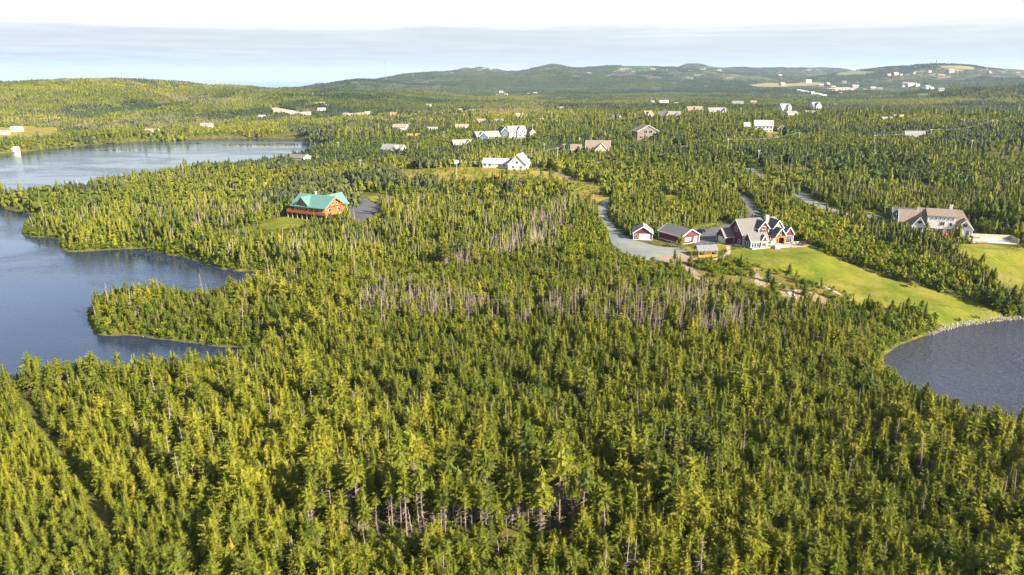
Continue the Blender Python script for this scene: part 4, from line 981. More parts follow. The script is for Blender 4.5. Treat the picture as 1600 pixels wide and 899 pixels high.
# ------------------------------------------------------------------ the red house
RH = (98.4, 270.4)
rh = thing('red_house', 'large maroon gabled house with white trim and dark roof above the lawn', 'house', RH[0], RH[1], 18, 12.0)
rh.scale = (.88,) * 3
BUILDINGS.append((RH[0], RH[1], 17.5))
gable(rh, -12.5, 12.5, -6.2, 6.2, 0, 4.4, 10.8, 'x', W_red, R_slate, .5, hip=4.5)
gable(rh, -17.2, -12.52, .4, 6.9, 0, 3.2, 6.4, 'x', W_red, R_slate, .45)
door(rh, -17.2, 4.0, 0, 3.0, 2.6, 'l', name='garage_door', panels=4)
door(rh, -17.2, 1.5, 0, 1.0, 2.2, 'l')
window(rh, -12.5, -3.4, 1.8, 1.5, 1.4, 'l'); window(rh, -12.5, -.6, 6.6, 1.7, 2.0, 'l')
gable(rh, -12.0, -3.4, -11.2, -6.22, 0, 3.2, 6.2, 'x', W_red, R_slate, .4)
gable(rh, -7.1, -4.3, -11.6, -8.6, 0, 3.2, 5.4, 'y', W_red, R_slate, .25)
for q in range(3): window(rh, -11.2 + q * 1.35, -11.2, 1.6, 1.0, 2.1, 'f')
window(rh, -5.7, -11.6, 1.55, 1.4, 1.9, 'f')
for q in range(3): window(rh, -12.0, -10.2 + q * 1.5, 1.6, 1.1, 2.1, 'l')
gable(rh, -4.6, .6, -5.8, -.5, 5.2, 7.4, 10.3, 'y', W_red, R_dark, .45)
window(rh, -2.0, -5.8, 7.4, 1.8, 1.3, 'f')
gable(rh, 2.6, 7.6, -6.45, -.4, 4.3, 7.3, 10.5, 'y', W_pink_lit_red, R_dark, .45)  # upper gable: red wall with its sunlit tone put into the colour
window(rh, 5.1, -6.45, 7.0, 1.6, 1.9, 'f')
gable(rh, 7.7, 12.3, -8.2, -2.0, 0, 4.4, 7.4, 'y', W_red, R_slate, .4)
window(rh, 10.0, -8.2, 2.0, 3.0, 2.8, 'f', cols=3); window(rh, 12.5, -3.5, 1.8, 1.4, 1.5, 'r'); window(rh, 12.5, 1.5, 1.8, 1.4, 1.5, 'r')
# timber porch
pr = MB()
for (s, be) in ((1, .6), (-1, 6.2)):
    lo = [(be, -11.2, 4.4), (be, -4.0, 4.4), (3.4, -4.0, 7.8), (3.4, -11.2, 7.8)]
    pr.hexa(lo + [(a, b, c + .2) for a, b, c in lo])
pr.build('roof', R_dark, rh)
pf = MB()
for be in (.6, 6.2): pf.bar((be, -11.26, 4.45), (3.4, -11.26, 7.85), .12, .34)
pf.build('fascia_board', T_white, rh)
for xx in (1.2, 5.6):
    for yy in (-10.8, -6.8):
        q = MB(); q.box(xx - .18, xx + .18, yy - .18, yy + .18, -.4, 4.6); q.build('porch_post', T_wood, rh)
q = MB(); q.bar((1.0, -10.8, 4.0), (5.8, -10.8, 4.0), .3); q.bar((1.2, -10.8, 3.0), (3.4, -10.8, 5.0), .2); q.bar((5.6, -10.8, 3.0), (3.4, -10.8, 5.0), .2); q.bar((3.4, -10.8, 4.0), (3.4, -10.8, 7.4), .25)
q.bar((1.2, -10.8, 4.0), (1.2, -6.4, 4.0), .25); q.bar((5.6, -10.8, 4.0), (5.6, -6.4, 4.0), .25)
q.build('porch_truss', T_wood, rh)
door(rh, 3.4, -6.2, .1, 2.0, 2.4, 'f'); window(rh, 1.3, -6.2, 1.7, 1.2, 1.8, 'f'); window(rh, 5.6, -6.2, 1.7, 1.2, 1.8, 'f'); window(rh, -1.2, -6.2, 1.7, 1.8, 1.6, 'f')
chimney(rh, 2.2, -1.6, 8.0, 12.0, 1.1, mat('pale_brick', (0.62, 0.50, 0.44), .9, .15, 3))
q = MB(); q.box(-12.6, -3.0, -13.2, -12.8, -.6, .55); q.box(-12.6, -12.2, -12.8, -10.8, -.6, .55); q.build('stone_planter', M_stone, rh)
q = MB(); q.box(-15.2, -12.4, -5.6, -2.6, -.3, .25); q.box(-14.6, -13, -5.0, -3.0, .25, .45); q.build('stone_step', M_stone, rh)
q = MB(); q.box(6.4, 17.4, -15.4, -8.6, -.6, .14); q.build('patio', M_paver, rh)
q = MB(); q.box(0, 6.6, -14.4, -6.4, -.6, .10); q.build('porch_floor', M_conc, rh)
q = MB(); q.box(15.4, 16.8, -18.8, -15.6, -.9, .1); q.build('stone_step', M_pale, rh)
q = MB(); q.box(11.6, 17.0, -9.2, -8.7, .14, .75); q.box(16.6, 17.1, -11.5, -9.2, .14, .75); q.build('seat_wall', M_stone, rh)
st = MB(); st.box(-1.1, 1.1, -1.1, 1.1, -.5, 1.1); st.box(-.9, .9, -.9, .9, 1.1, 1.25)
oo = st.build('stone_hearth', M_pale); p = rh.matrix_basis @ Vector((-1.2, -14.2, 0)); oo.location = (p.x, p.y, z1(p.x, p.y)); oo.rotation_euler.z = R(18); tag(oo, 'square pale stone hearth on the lawn before the sunroom', 'hearth')
def patio_chair(x, y, rz, lab):
    c = thing('patio_chair', lab, 'chair', x, y, rz, 12.14, 'dark chairs on the rose patio')
    q = MB(); q.box(-.3, .3, -.3, .3, .38, .46); q.build('seat', T_grey, c)
    q = MB(); q.box(-.3, .3, .25, .33, .46, 1.0); q.build('backrest', T_grey, c)
    for a in (-.26, .26):
        for b in (-.26, .28):
            q = MB(); q.box(a - .03, a + .03, b - .03, b + .03, 0, .38); q.build('leg', T_grey, c)
M_rh = Matrix.Translation((RH[0], RH[1], 0)) @ Matrix.Rotation(R(18), 4, 'Z') @ Matrix.Scale(.88, 4)
for k, (a, b) in enumerate([(10.2, -12.6), (12.8, -12.0)]):
    p = M_rh @ Vector((a, b, 0)); patio_chair(p.x, p.y, 40 + 80 * k, ['dark patio chair nearer the porch on the rose patio', 'dark patio chair nearer the seat wall on the rose patio'][k])

# ------------------------------------------------------------------ red garages, pergola, car
G1 = (53.3, 276.2)
g = thing('red_garage', 'small maroon garage with white door and hipped grey roof by the drive', 'garage', G1[0], G1[1], -9, 12.0)
BUILDINGS.append((G1[0], G1[1], 8.5)); BUILDINGS.append((G1[0], G1[1] - 9, 7))
gable(g, -3.7, 3.7, -3.7, 3.7, 0, 2.9, 5.4, 'y', W_red, R_grey, .4)
door(g, .6, -3.7, 0, 4.2, 2.4, 'f', name='garage_door', panels=4); window(g, -2.6, -3.7, 1.6, .7, 1.5, 'f'); window(g, 3.7, 0, 1.6, 1.0, 1.2, 'r')
q = MB(); q.box(-3.8, 3.8, -3.82, -3.72, -.3, .25); q.build('base_board', T_white, g)
G2 = (67.2, 272.7)
g = thing('red_garage', 'long maroon garage with two white doors in its gable end', 'garage', G2[0], G2[1], 30, 12.0)
BUILDINGS.append((G2[0], G2[1], 12.5))
gable(g, -4.6, 4.6, -6.6, 6.6, 0, 3.1, 5.6, 'y', W_red, R_slate, .4)
door(g, -1.4, -6.6, 0.9, 2.9, 1.35, 'f', name='wide_window_shutter'); door(g, 2.6, -6.6, 0, 1.4, 2.4, 'f')
q = MB(); q.box(-4.75, -4.62, -6.5, 6.5, -.3, .3); q.box(-4.7, 4.7, -6.76, -6.64, -.3, .12); q.build('base_board', T_white, g)
PG = (71.9, 249.6)
g = thing('greenhouse_shelter', 'timber shelter with pale panelled roof beside the gravel yard', 'shelter', PG[0], PG[1], 10, 11.2)
BUILDINGS.append((PG[0], PG[1], 6.5))
for xx in (-3.6, -1.2, 1.2, 3.6):
    for yy in (-2.0, 2.0):
        q = MB(); q.box(xx - .1, xx + .1, yy - .1, yy + .1, -.5, 2.5); q.build('post', T_wood, g)
q = MB(); q.box(-3.7, 3.7, -2.16, -2.04, -.4, 1.0); q.build('plank_wall', T_wood, g)
q = MB(); q.box(3.64, 3.76, -2.0, 2.0, -.4, 1.0); q.build('plank_wall', T_wood, g)
q = MB(); q.box(-3.9, 3.9, -2.1, -1.9, 2.5, 2.7); q.box(-3.9, 3.9, 1.9, 2.1, 2.5, 2.7)
for xx in (-3.7, 0, 3.7): q.bar((xx, -2, 2.6), (xx, 0, 4.1), .14); q.bar((xx, 2, 2.6), (xx, 0, 4.1), .14); q.bar((xx, -2, 2.6), (xx, 2, 2.6), .14)
q.build('roof_frame', T_wood, g)
P_roof = mat('pale_roof_panel', (0.15, 0.148, 0.17), .35, .12, 2)
for k in range(6):
    for s in (-1, 1):
        a = -4.0 + k * 1.34; q = MB(); lo = [(a, s * 2.35, 2.48), (a + 1.28, s * 2.35, 2.48), (a + 1.28, s * .02, 4.22), (a, s * .02, 4.22)]
        q.hexa(lo + [(x_, y_, z_ + .07) for x_, y_, z_ in lo]); q.build('roof_panel', P_roof, g)
C_blue = mat('dark_blue_car_paint', (0.012, 0.018, 0.032), .22, 0, 1, .6); C_white = mat('white_car_paint', (0.75, 0.75, 0.74), .3, 0, 1, .5); C_tyre = mat('tyre_rubber', (0.02, 0.02, 0.02), .9); C_rim = mat('alloy', (0.5, 0.5, 0.5), .35, 0, 1, .5, .8); C_lamp = mat('headlamp_glass', (0.7, 0.7, 0.66), .15); C_red = mat('tail_lamp', (0.35, 0.02, 0.02), .3)
def car(x, y, rz, label, paint, pickup=False):
    c = thing('parked_car' if not pickup else 'pickup_truck', label, 'car' if not pickup else 'truck', x, y, rz)
    c.location.z += .12
    prof = [(-2.35, .45), (-2.38, .95), (-2.2, 1.05), (-1.2, 1.12), (1.35, 1.06), (2.15, .92), (2.36, .7), (2.34, .42)] if not pickup else [(-2.7, .5), (-2.72, 1.1), (-.9, 1.1), (1.4, 1.1), (2.4, 1.0), (2.55, .7), (2.5, .45)]
    q = MB(); q.prism([(a, -.92, b) for a, b in prof], (0, 1.84, 0)); q.build('body', paint, c)
    cab = [(-2.1, 1.06), (-1.75, 1.66), (.15, 1.70), (.95, 1.08)] if not pickup else [(-.9, 1.1), (-.75, 1.72), (.6, 1.74), (1.3, 1.1)]
    q = MB(); q.prism([(a, -.80, b) for a, b in cab], (0, 1.60, 0)); cb = q.build('cabin', M_glass, c)
    q = MB(); q.prism([(cab[1][0] - .05, -.84, cab[1][1]), (cab[2][0] + .05, -.84, cab[2][1]), (cab[2][0], -.84, cab[2][1] + .07), (cab[1][0], -.84, cab[1][1] + .07)], (0, 1.68, 0))
    for s in (-.82, .82):
        for k in range(4):
            a, b = cab[k], cab[(k + 1) % 4]
            if k in (0, 2): q.bar((a[0], s, a[1]), (b[0], s, b[1]), .08)
        q.bar((-.6, s, 1.08), (-.55, s, 1.68), .09)
    q.build('roof', paint, c)
    for a in (-1.45, 1.5):
        for s in (-1, 1):
            w = MB(); w.cyl((0, 0), .36, -.12, .12, 14); wo_ = w.build('wheel', C_tyre, c); wo_.location = (a, s * .84, .36); wo_.rotation_euler = (R(90), 0, 0)
            r_ = MB(); r_.cyl((0, 0), .22, -.135, .135, 10); r_.build('rim', C_rim, wo_)
    for s in (-.62, .62):
        q = MB(); q.box(2.26 if not pickup else 2.46, 2.37 if not pickup else 2.57, s - .2, s + .2, .66, .82); q.build('headlight', C_lamp, c)
        q = MB(); q.box(-2.42 if not pickup else -2.74, -2.34 if not pickup else -2.66, s - .2, s + .2, .72, .92); q.build('tail_light', C_red, c)
CA = (79.0, 285.6)
car(CA[0], CA[1], 168, 'dark blue car parked behind the long maroon garage', C_blue)

# ------------------------------------------------------------------ the green roofed log house
LH = (-96.7, 342.7)
lh = thing('log_house', 'orange log house with green metal roof and raised deck near the lake', 'house', LH[0], LH[1], -27, 8.0)
BUILDINGS.append((LH[0], LH[1], 15))
q = MB(); q.box(-9, 9.6, -4.0, 7.0, -1.0, 3.0); q.build('foundation_wall', mat('shaded_foundation', (0.10, 0.10, 0.11), .9, .2, 1), lh)  # lower storey: the shade below the deck is put into its dark grey
gable(lh, -10, 10, -6.6, 6.6, 3.0, 6.5, 10.7, 'x', W_log, R_green, 1.3, trim=mat('green_fascia', (0.07, 0.30, 0.20), .5), foot=.1)
gable(lh, 1.5, 8.5, 0.2, 11.2, 3.0, 6.3, 10.6, 'y', W_log, R_green, 1.0, trim=None, foot=.1)
gable(lh, -6.8, -.8, -7.0, -.2, 6.0, 7.4, 10.3, 'y', W_log, R_green, 1.0, trim=None, foot=.1)
window(lh, -3.8, -7.0, 8.0, 1.6, 1.1, 'f')
q = MB(); q.box(-12.2, 13.4, -9.6, -6.62, 2.75, 3.0); q.box(-12.2, -10.02, -6.62, 4, 2.75, 3.0); q.box(10.02, 13.4, -6.62, 2.0, 2.75, 3.0); q.build('deck', T_orange, lh)
railing(lh, [(-12.1, 4), (-12.1, -9.5), (13.3, -9.5), (13.3, 2.0)], 3.0, 1.05, T_orange, .3)
q = MB(); q.box(-12.15, 13.35, -9.62, -9.56, 3.05, 3.9); q.box(13.3, 13.38, -9.5, 2.0, 3.05, 3.9); q.build('deck_skirt', T_orange, lh)
for k in range(9):
    q = MB(); xx = -11.9 + k * 3.1; q.box(xx - .14, xx + .14, -9.4, -9.1, -1.2, 2.75); q.build('deck_post', T_grey, lh)
for k in range(7):
    q = MB(); xx = -11.5 + k * 3.7; q.box(xx - .1, xx + .1, -7.7, -7.5, 3.0, 5.9); q.build('porch_post', T_orange, lh)
for k in range(6): window(lh, -8.3 + k * 3.3, -6.6, 4.5, 2.0, 1.7, 'f')
window(lh, 10.0, -3.2, 4.5, 1.8, 1.6, 'r'); window(lh, 10.0, 3.2, 4.5, 1.8, 1.6, 'r'); window(lh, 10.0, -1.6, 7.7, 1.8, 1.8, 'r'); window(lh, 10.0, 1.6, 7.6, 1.8, 1.8, 'r')
q = MB()
for s in (-1, 1): q.bar((11.1, s * 6.5, 6.2), (11.1, 0, 10.3), .35); q.bar((11.1, s * 3.5, 3.0), (11.1, s * 3.5, 8.2), .3)
q.bar((11.1, -6, 6.4), (11.1, 6, 6.4), .3); q.bar((11.1, 0, 6.4), (11.1, 0, 10.2), .3); q.build('gable_truss', T_orange, lh)
chimney(lh, -2.4, 1.0, 9.5, 12.0, 1.0, M_stone)
q = MB(); q.box(13.4, 17.5, -2, 2.5, -1, 2.9); q.build('entry_terrace', M_stone, lh)
def boulder(seed, r, m=M_stone, n=2):
    rng = random.Random(seed); b = bmesh.new(); bmesh.ops.create_icosphere(b, subdivisions=n, radius=r)
    ax = [Vector((rng.gauss(0, 1), rng.gauss(0, 1), rng.gauss(0, 1))).normalized() for _ in range(9)]; cu = [rng.uniform(.55, .9) * r for _ in range(9)]
    for v in b.verts:
        for a, c in zip(ax, cu):
            d = v.co.dot(a)
            if d > c: v.co -= a * (d - c)
        v.co.z *= .75
    me = bpy.data.meshes.new('boulder'); b.to_mesh(me); b.free(); me.materials.append(m)
    return me

# ------------------------------------------------------------------ the beige house with the pool
BH = (178.1, 283.8)
bh = thing('beige_house', 'large beige house with brown roof, white dormers and walled pool', 'house', BH[0], BH[1], -23, 13.0)
BUILDINGS.append((BH[0], BH[1], 18))
gable(bh, -8, 11, -5, 6.5, 0, 3.4, 9.3, 'x', W_beige, R_brown, .5, hip=3.5)
gable(bh, -15, -7.8, -6.2, 5.8, 0, 3.2, 8.3, 'x', W_tan, R_brown, .5)
window(bh, -15, .5, 5.0, 1.8, 2.0, 'l'); window(bh, -15, -3, 1.8, 1.6, 1.5, 'l')
q = MB(); q.box(-5.2, 4.8, -6.0, -3.0, -.5, 7.3); q.build('wall', W_white, bh)
q = MB(); lo = [(-5.6, -6.3, 7.35), (5.2, -6.3, 7.35), (5.2, .8, 9.35), (-5.6, .8, 9.35)]; q.hexa(lo + [(a, b, c + .2) for a, b, c in lo]); q.build('roof', R_brown, bh)
for k in range(6): window(bh, -3.7 + k * 1.48, -6.0, 6.5, .6, .6, 'f')
window(bh, .2, -6.0, 4.6, 1.6, 1.5, 'f'); window(bh, 3.2, -6.0, 4.4, .9, 1.3, 'f'); window(bh, -3.0, -6.0, 1.3, 2.2, 2.2, 'f'); window(bh, 0, -6.0, 1.3, 2.2, 2.2, 'f'); window(bh, 3.0, -6.0, 1.3, 2.2, 2.2, 'f')
gable(bh, 5.3, 10.8, -7.4, -1, 0, 3.4, 6.6, 'y', W_white, R_brown, .4)
window(bh, 6.6, -7.4, 1.4, 1.3, 2.0, 'f'); window(bh, 9.2, -7.4, 1.4, 1.3, 2.0, 'f'); window(bh, 8.0, -7.4, 4.6, 1.4, 1.2, 'f')
gable(bh, -10.6, -5.9, -8.4, -2, 0, 3.5, 6.9, 'y', W_white, R_brown, .4)
window(bh, -8.2, -8.4, 1.6, 2.6, 2.2, 'f', cols=3); window(bh, -8.2, -8.4, 4.9, 1.3, 1.1, 'f')
gable(bh, -16.0, -5.5, 9.0, 17.0, 0, 3.0, 6.9, 'x', W_grey, R_dark, .45)
for xx in (-13.6, -9.6):
    gable(bh, xx - 1.3, xx + 1.3, 8.6, 12.0, 3.4, 4.9, 6.4, 'y', W_white, R_grey, .3, foot=.1); window(bh, xx, 8.6, 4.5, 1.0, 1.2, 'f')
chimney(bh, 3.5, 1.4, 8.2, 11.0, 1.1, W_white)
q = MB(); q.box(-6, 15.5, -14.5, -6.1, -1.2, .12); q.build('patio', mat('buff_pavers', (0.46, 0.33, 0.25), .9, .2, 2), bh)
q = MB(); q.box(-1, 11, -16.6, -14.6, -1.6, -.25); q.build('stone_step', M_pale, bh)
Mb = Matrix.Translation((BH[0], BH[1], 13.0)) @ Matrix.Rotation(R(-23), 4, 'Z')
M_redc = mat('red_cushion', (0.55, 0.035, 0.04), .8, .1, 3)
for k, (a, b) in enumerate([(-3.5, -9.5), (-.8, -9.0), (2.0, -9.2)]):
    p = Mb @ Vector((a, b, .12)); c = thing('garden_lounge', ['leftmost red lounge seat on the beige house patio', 'middle red lounge seat on the beige house patio', 'rightmost red lounge seat on the beige house patio'][k], 'lounge', p.x, p.y, -17 + 25 * (k - 1), p.z, 'red lounge seats')
    q = MB(); q.box(-.9, .9, -.45, .45, .15, .5); q.build('seat', M_redc, c); q = MB(); q.box(-.9, .9, .35, .55, .5, 1.0); q.build('backrest', M_redc, c)
    for s in (-.8, .8): q = MB(); q.box(s - .1, s + .1, -.45, .5, 0, .75); q.build('armrest', M_redc, c)
PO = (190.6, 267.4)
pw = thing('swimming_pool', 'pale blue swimming pool inside a low buff wall right of the beige house', 'pool', PO[0], PO[1], -14, 12.7)
BUILDINGS.append((PO[0], PO[1], 12))
M_pool = mat('pool_water', (0.20, 0.36, 0.46), .08, .1, 1, .5)
q = MB(); q.box(-7, 7, -3.5, 4.5, -1, .08); q.build('pool_deck', M_conc, pw)
q = MB(); q.box(-4.4, 4.4, -2.2, 2.2, .0, .14); q.build('pool_water', M_pool, pw)
q = MB(); q.box(-4.8, 4.8, -2.6, -2.2, .0, .24); q.box(-4.8, 4.8, 2.2, 2.6, .0, .24); q.box(-4.8, -4.4, -2.2, 2.2, .0, .24); q.box(4.4, 4.8, -2.2, 2.2, .0, .24); q.build('pool_coping', M_pale, pw)
M_buff = siding('buff_fence', (0.42, 0.35, 0.25))
for k in range(8):
    q = MB(); a = -7.3 + k * 1.85; q.box(a, a + 1.8, 4.6, 4.7, -.5, 1.8); q.build('fence_panel', M_buff, pw)
for k in range(4):
    q = MB(); a = -3.3 + k * 2.0; q.box(7.4, 7.5, a, a + 1.95, -.5, 1.8); q.build('fence_panel', M_buff, pw)
hb = MB(); hb.box(-1.2, 1.2, -1.2, 1.2, 0, .95); h_ = hb.build('hot_tub', T_wood); h_.location = Matrix.Translation((PO[0], PO[1], 12.78)) @ Matrix.Rotation(R(-14), 4, 'Z') @ Vector((-5.3, 3.0, 0)); h_.rotation_euler.z = R(-14)
tag(h_, 'square wooden hot tub at the back corner of the pool deck', 'hot tub')
hc = MB(); hc.box(-1.25, 1.25, -1.25, 1.25, .95, 1.08); hc.build('cover', T_grey, h_)
PK = (161.3, 292.1)
car(PK[0], PK[1], 20, 'white pickup truck parked left of the beige house', C_white, True)

# ------------------------------------------------------------------ houses of the middle distance
def cottage(label, xy, rot, L, D, eave, rise, wall, roof, front=None, wing=None, chim=False, storeys=1, deck=False, clear=None, name='house', cat='house'):
    """front = (x, width, project, rise factor) front gable; wing = (x0, x1, depth, eave, rise)"""
    c = thing(name, label, cat, xy[0], xy[1], rot)
    BUILDINGS.append((xy[0], xy[1], (clear or 0.62 * L + 2)))
    # keep the view of the house open: nothing tall right in front of it
    d = math.hypot(*xy); BUILDINGS.append((xy[0] - xy[0] / d * (L * .5 + 5), xy[1] - xy[1] / d * (L * .5 + 5), L * .45 + 2))
    gable(c, -L / 2, L / 2, -D / 2, D / 2, 0, eave, eave + rise, 'x', wall, roof, .4, foot=1.2)
    n = max(2, int(L / 3.2))
    for s in range(storeys):
        for k in range(n):
            xx = -L / 2 + L * (k + .5) / n
            if front and abs(xx - front[0]) < front[1] * .62: continue
            if s == 0 and k == n // 2: door(c, xx, -D / 2, .1, 1.1, 2.1, 'f'); continue
            window(c, xx, -D / 2, 1.6 + s * 2.7, 1.4, 1.3, 'f')
    for s in range(storeys):
        window(c, -L / 2, -D * .2, 1.6 + s * 2.7, 1.2, 1.3, 'l'); window(c, -L / 2, D * .2, 1.6 + s * 2.7, 1.2, 1.3, 'l')
        window(c, L / 2, -D * .2, 1.6 + s * 2.7, 1.2, 1.3, 'r'); window(c, L / 2, D * .2, 1.6 + s * 2.7, 1.2, 1.3, 'r')
    if front:
        fx, fw_, pj, fr = front
        gable(c, fx - fw_ / 2, fx + fw_ / 2, -D / 2 - pj, -D * .1, 0, eave + .05, eave + .05 + rise * fr, 'y', wall, roof, .35, foot=1.2)
        window(c, fx, -D / 2 - pj, 1.7, min(2.4, fw_ * .55), 1.5, 'f')
        if storeys > 1: window(c, fx, -D / 2 - pj, 4.4, 1.4, 1.3, 'f')
    if wing:
        a0, a1, wd, we, wr = wing
        gable(c, a0, a1, -wd / 2, wd / 2, 0, we, we + wr, 'x', wall, roof, .35, foot=1.2)
        window(c, (a0 + a1) / 2, -wd / 2, 1.5, 2.0, 1.2, 'f')
    if chim: chimney(c, L * .22, D * .1, eave + rise * .6, eave + rise + 1.2, .9, M_stone)
    if deck:
        q = MB(); q.box(-L * .4, L * .4, -D / 2 - 3, -D / 2 - .05, -.6, .35); q.build('deck', T_grey, c); railing(c, [(-L * .4, -D / 2 - .1), (-L * .4, -D / 2 - 2.9), (L * .4, -D / 2 - 2.9), (L * .4, -D / 2 - .1)], .35, .95, T_white, .6)
    return c
cottage('small white cottage with dark roof on the point by the lake', (-179.2, 592.5), -24, 14.0, 9, 4.2, 1.9, W_white, R_slate, deck=True)
cottage('grey roofed house with white front gables behind tall firs', (-98.0, 583.1), -24, 19.1, 10, 3.6, 3.8, W_white, R_grey, (5, 6, 2.5, .9), chim=False)
c = cottage('long white house with pale roof wing and blue gabled end by the meadow', (-10.6, 463.7), -12, 16.2, 9, 3.0, 2.6, W_white, R_light, None)
gable(c, 10.5, 22.5, -11, 6, 0, 3.4, 9.2, 'y', W_white, R_blue, .5, foot=1.2); window(c, 16.5, -11, 4.6, 1.5, 1.5, 'f'); window(c, 14, -11, 1.6, 1.6, 1.4, 'f'); window(c, 19, -11, 1.6, 1.6, 1.4, 'f')
cottage('dark house with broad grey roof below the meadow houses', (-23.7, 653.9), 22, 22.6, 13, 3.2, 4.2, W_navy, R_grey, (-6, 9, 1.5, .9), clear=20)
cottage('dark blue bungalow half hidden by firs left of the grey roofed house', (-44.1, 620.1), 18, 16.9, 10, 3.0, 3.4, W_navy, R_grey, (5, 6, 2, .9))
c = cottage('tall navy and cream house with two gables above a paved yard', (3.6, 670.1), 20, 17.0, 11, 6.0, 4.2, W_cream, R_grey, (2, 6, 1.5, .85), storeys=2)
gable(c, 10, 17, -9, 3, 0, 3.4, 7.2, 'y', W_cream, R_dark, .4, foot=1.2); door(c, 13.5, -9, 0, 4, 2.3, 'f', name='garage_door', panels=4)
gable(c, -17.5, -10.2, -8, 5, 0, 5.8, 9.6, 'y', W_navy, R_dark, .4, foot=1.2); window(c, -13.8, -8, 4.4, 2.2, 1.6, 'f'); window(c, -13.8, -8, 1.6, 2.2, 1.6, 'f')
cottage('white two storey house with pinkish roof on a small lawn', (-133.3, 847.0), -8, 16.1, 9, 5.2, 3.0, W_white, R_tan, storeys=2, deck=True)
cottage('low house with red roof beside the white two storey house', (-99.8, 713.8), 10, 11.6, 8, 2.8, 2.2, W_beige, R_red)
cottage('small pale blue house with dark porch between firs', (-86.3, 769.1), 6, 10.4, 9, 3.4, 3.0, W_blue, R_grey, (-2.5, 5, 1.5, .9))
cottage('white house with tan roof right of the pale blue house', (-55.5, 786.2), 5, 13.5, 9, 4.0, 3.4, W_white, R_tan, (4, 5, 1.5, .8))
cottage('tan house with brown gabled roof standing alone in the firs', (64.6, 528.1), -6, 17.8, 12, 3.4, 6.2, W_tan, R_brown, (2.5, 9, 2.0, .75), wing=(-20, -12.6, 9, 3.0, 3.6))
c = thing('house', 'dark brown gable fronted house with big white windows', 'house', *(118.9, 626.6), 6); BUILDINGS.append((c.location.x, c.location.y, 13)); BUILDINGS.append((c.location.x - 3, c.location.y - 14, 9))
gable(c, -9.5, 9.5, -6, 9, 0, 7.0, 12.0, 'y', W_brown, R_tan, .6, foot=1.5)
for xx in (-2.3, 2.3): window(c, xx, -6, 6.6, 3.2, 2.6, 'f', cols=2)
for xx in (-6, -1.5, 3): window(c, xx, -6, 2.0, 2.8, 2.4, 'f', cols=2)
window(c, 9.5, 0, 5, 1.5, 1.5, 'r')
cottage('pink house with steep brown roof on the skyline', (157.1, 826.9), 30, 11.2, 11, 5.5, 5.0, W_pink_lit_red, R_brown, (-3, 6, 1.5, .8), storeys=2)
cottage('white house with dark roof, left of the skyline pair', (182.5, 859.1), 8, 13.2, 10, 3.8, 4.6, W_white, R_dark, (4.5, 6, 1.5, .8))
cottage('cream house with grey roof, right of the skyline pair', (190.9, 838.1), -8, 12.9, 10, 4.4, 5.0, W_cream, R_grey, (4, 6, 2, .8))
cottage('red brick house behind a green hedge on the skyline', (244.3, 975.0), 10, 12.3, 12, 5, 4, W_brick, R_brown)
cottage('orange brick house next to the hedge on the skyline', (254.0, 971.8), -10, 8.7, 12, 5, 4, W_pink_lit_red, R_tan)
cottage('long white house with grey roof on the skyline', (268.7, 937.0), 4, 21.9, 12, 4.0, 5.4, W_white, R_grey, (9, 8, 2, .85))
c = cottage('big white house with pale roof and green gable above a yellow bank', (239.7, 675.8), -14, 16.5, 13, 6.0, 4.6, W_white, R_light, storeys=2)
gable(c, -17.6, -12.6, -5, 5, 0, 5.0, 8.4, 'x', W_green, R_light, .4, foot=1.2); gable(c, 12.6, 20, -6, 5, 0, 3.4, 6.6, 'y', W_cream, R_tan, .4, foot=1.2)
cottage('tall white gabled house behind the big white house', (357.1, 937.0), 12, 12.7, 12, 8.0, 6.0, W_white, R_light, (3, 8, 2, .9), storeys=2)
cottage('white box-like house right of the tall white gabled house', (321.7, 821.5), 3, 11.1, 11, 6.4, 2.4, W_white, R_grey, storeys=2)
cottage('white and grey house with pointed dormers at the wood edge', (438.0, 1032.4), 10, 12.1, 12, 5.5, 5.5, W_white, R_grey, (0, 7, 2, .9))
cottage('long low beige roofed bungalow among skyline firs', (374.5, 890.0), -4, 17.7, 11, 3.2, 3.6, W_cream, R_tan)
cottage('grey roofed low house left of the small orange house', (398.3, 756.4), 5, 10.9, 11, 3.0, 3.0, W_grey, R_grey)
cottage('small orange brick house among autumn trees', (422.3, 777.2), -8, 9.8, 10, 4.2, 3.0, W_brick, R_tan)
cottage('house with broad pale grey roof among yellow trees at right', (349.6, 614.0), -14, 15.1, 13, 3.2, 4.4, W_white, R_grey, clear=14)
cottage('white cottage with dark roof left of the pink skyline house', (118.9, 814.7), 14, 8.8, 9, 3.4, 4.0, W_white, R_dark, (3, 5, 1, .8))
cottage('beige house on the ridge behind the navy and cream house', (9.1, 914.2), 16, 9.1, 9, 4.6, 3.6, W_beige, R_tan)
cottage('blue house with grey roof left of the beige ridge house', (-16.3, 862.5), -10, 10.1, 9, 3.4, 3.4, W_blue, R_grey)
cottage('low white house with tan roof beyond the broad grey roof', (-37.9, 875.2), 8, 10.3, 9, 3.2, 3.0, W_white, R_tan)
cottage('white house with dark roof furthest back in the middle wood', (-49.1, 991.5), 12, 9.8, 9, 3.6, 3.4, W_white, R_dark)
cottage('tan roofed bungalow hidden in firs right of the navy house', (34.9, 860.3), 0, 7.0, 9, 3.0, 3.0, W_tan, R_tan)
cottage('small tan cottage alone in the wood left of the skyline houses', (83.2, 915.4), 4, 7.4, 9, 3.2, 2.6, W_cream, R_tan)
cottage('white sheds in the skyline clearing beside the green field', (76.3, 1105.1), 0, 11.9, 9, 3.2, 2.4, W_white, R_light, name='barn', cat='barn')
cottage('small white house with rust roof under the gravel pit', (-182.4, 1096.2), 0, 7.9, 9, 4.0, 3.2, W_white, R_red)
cottage('house with pale walls at the far left end of the wooded shore', (-398.4, 1134.5), 0, 9.2, 9, 4.0, 3.2, W_white, R_light)
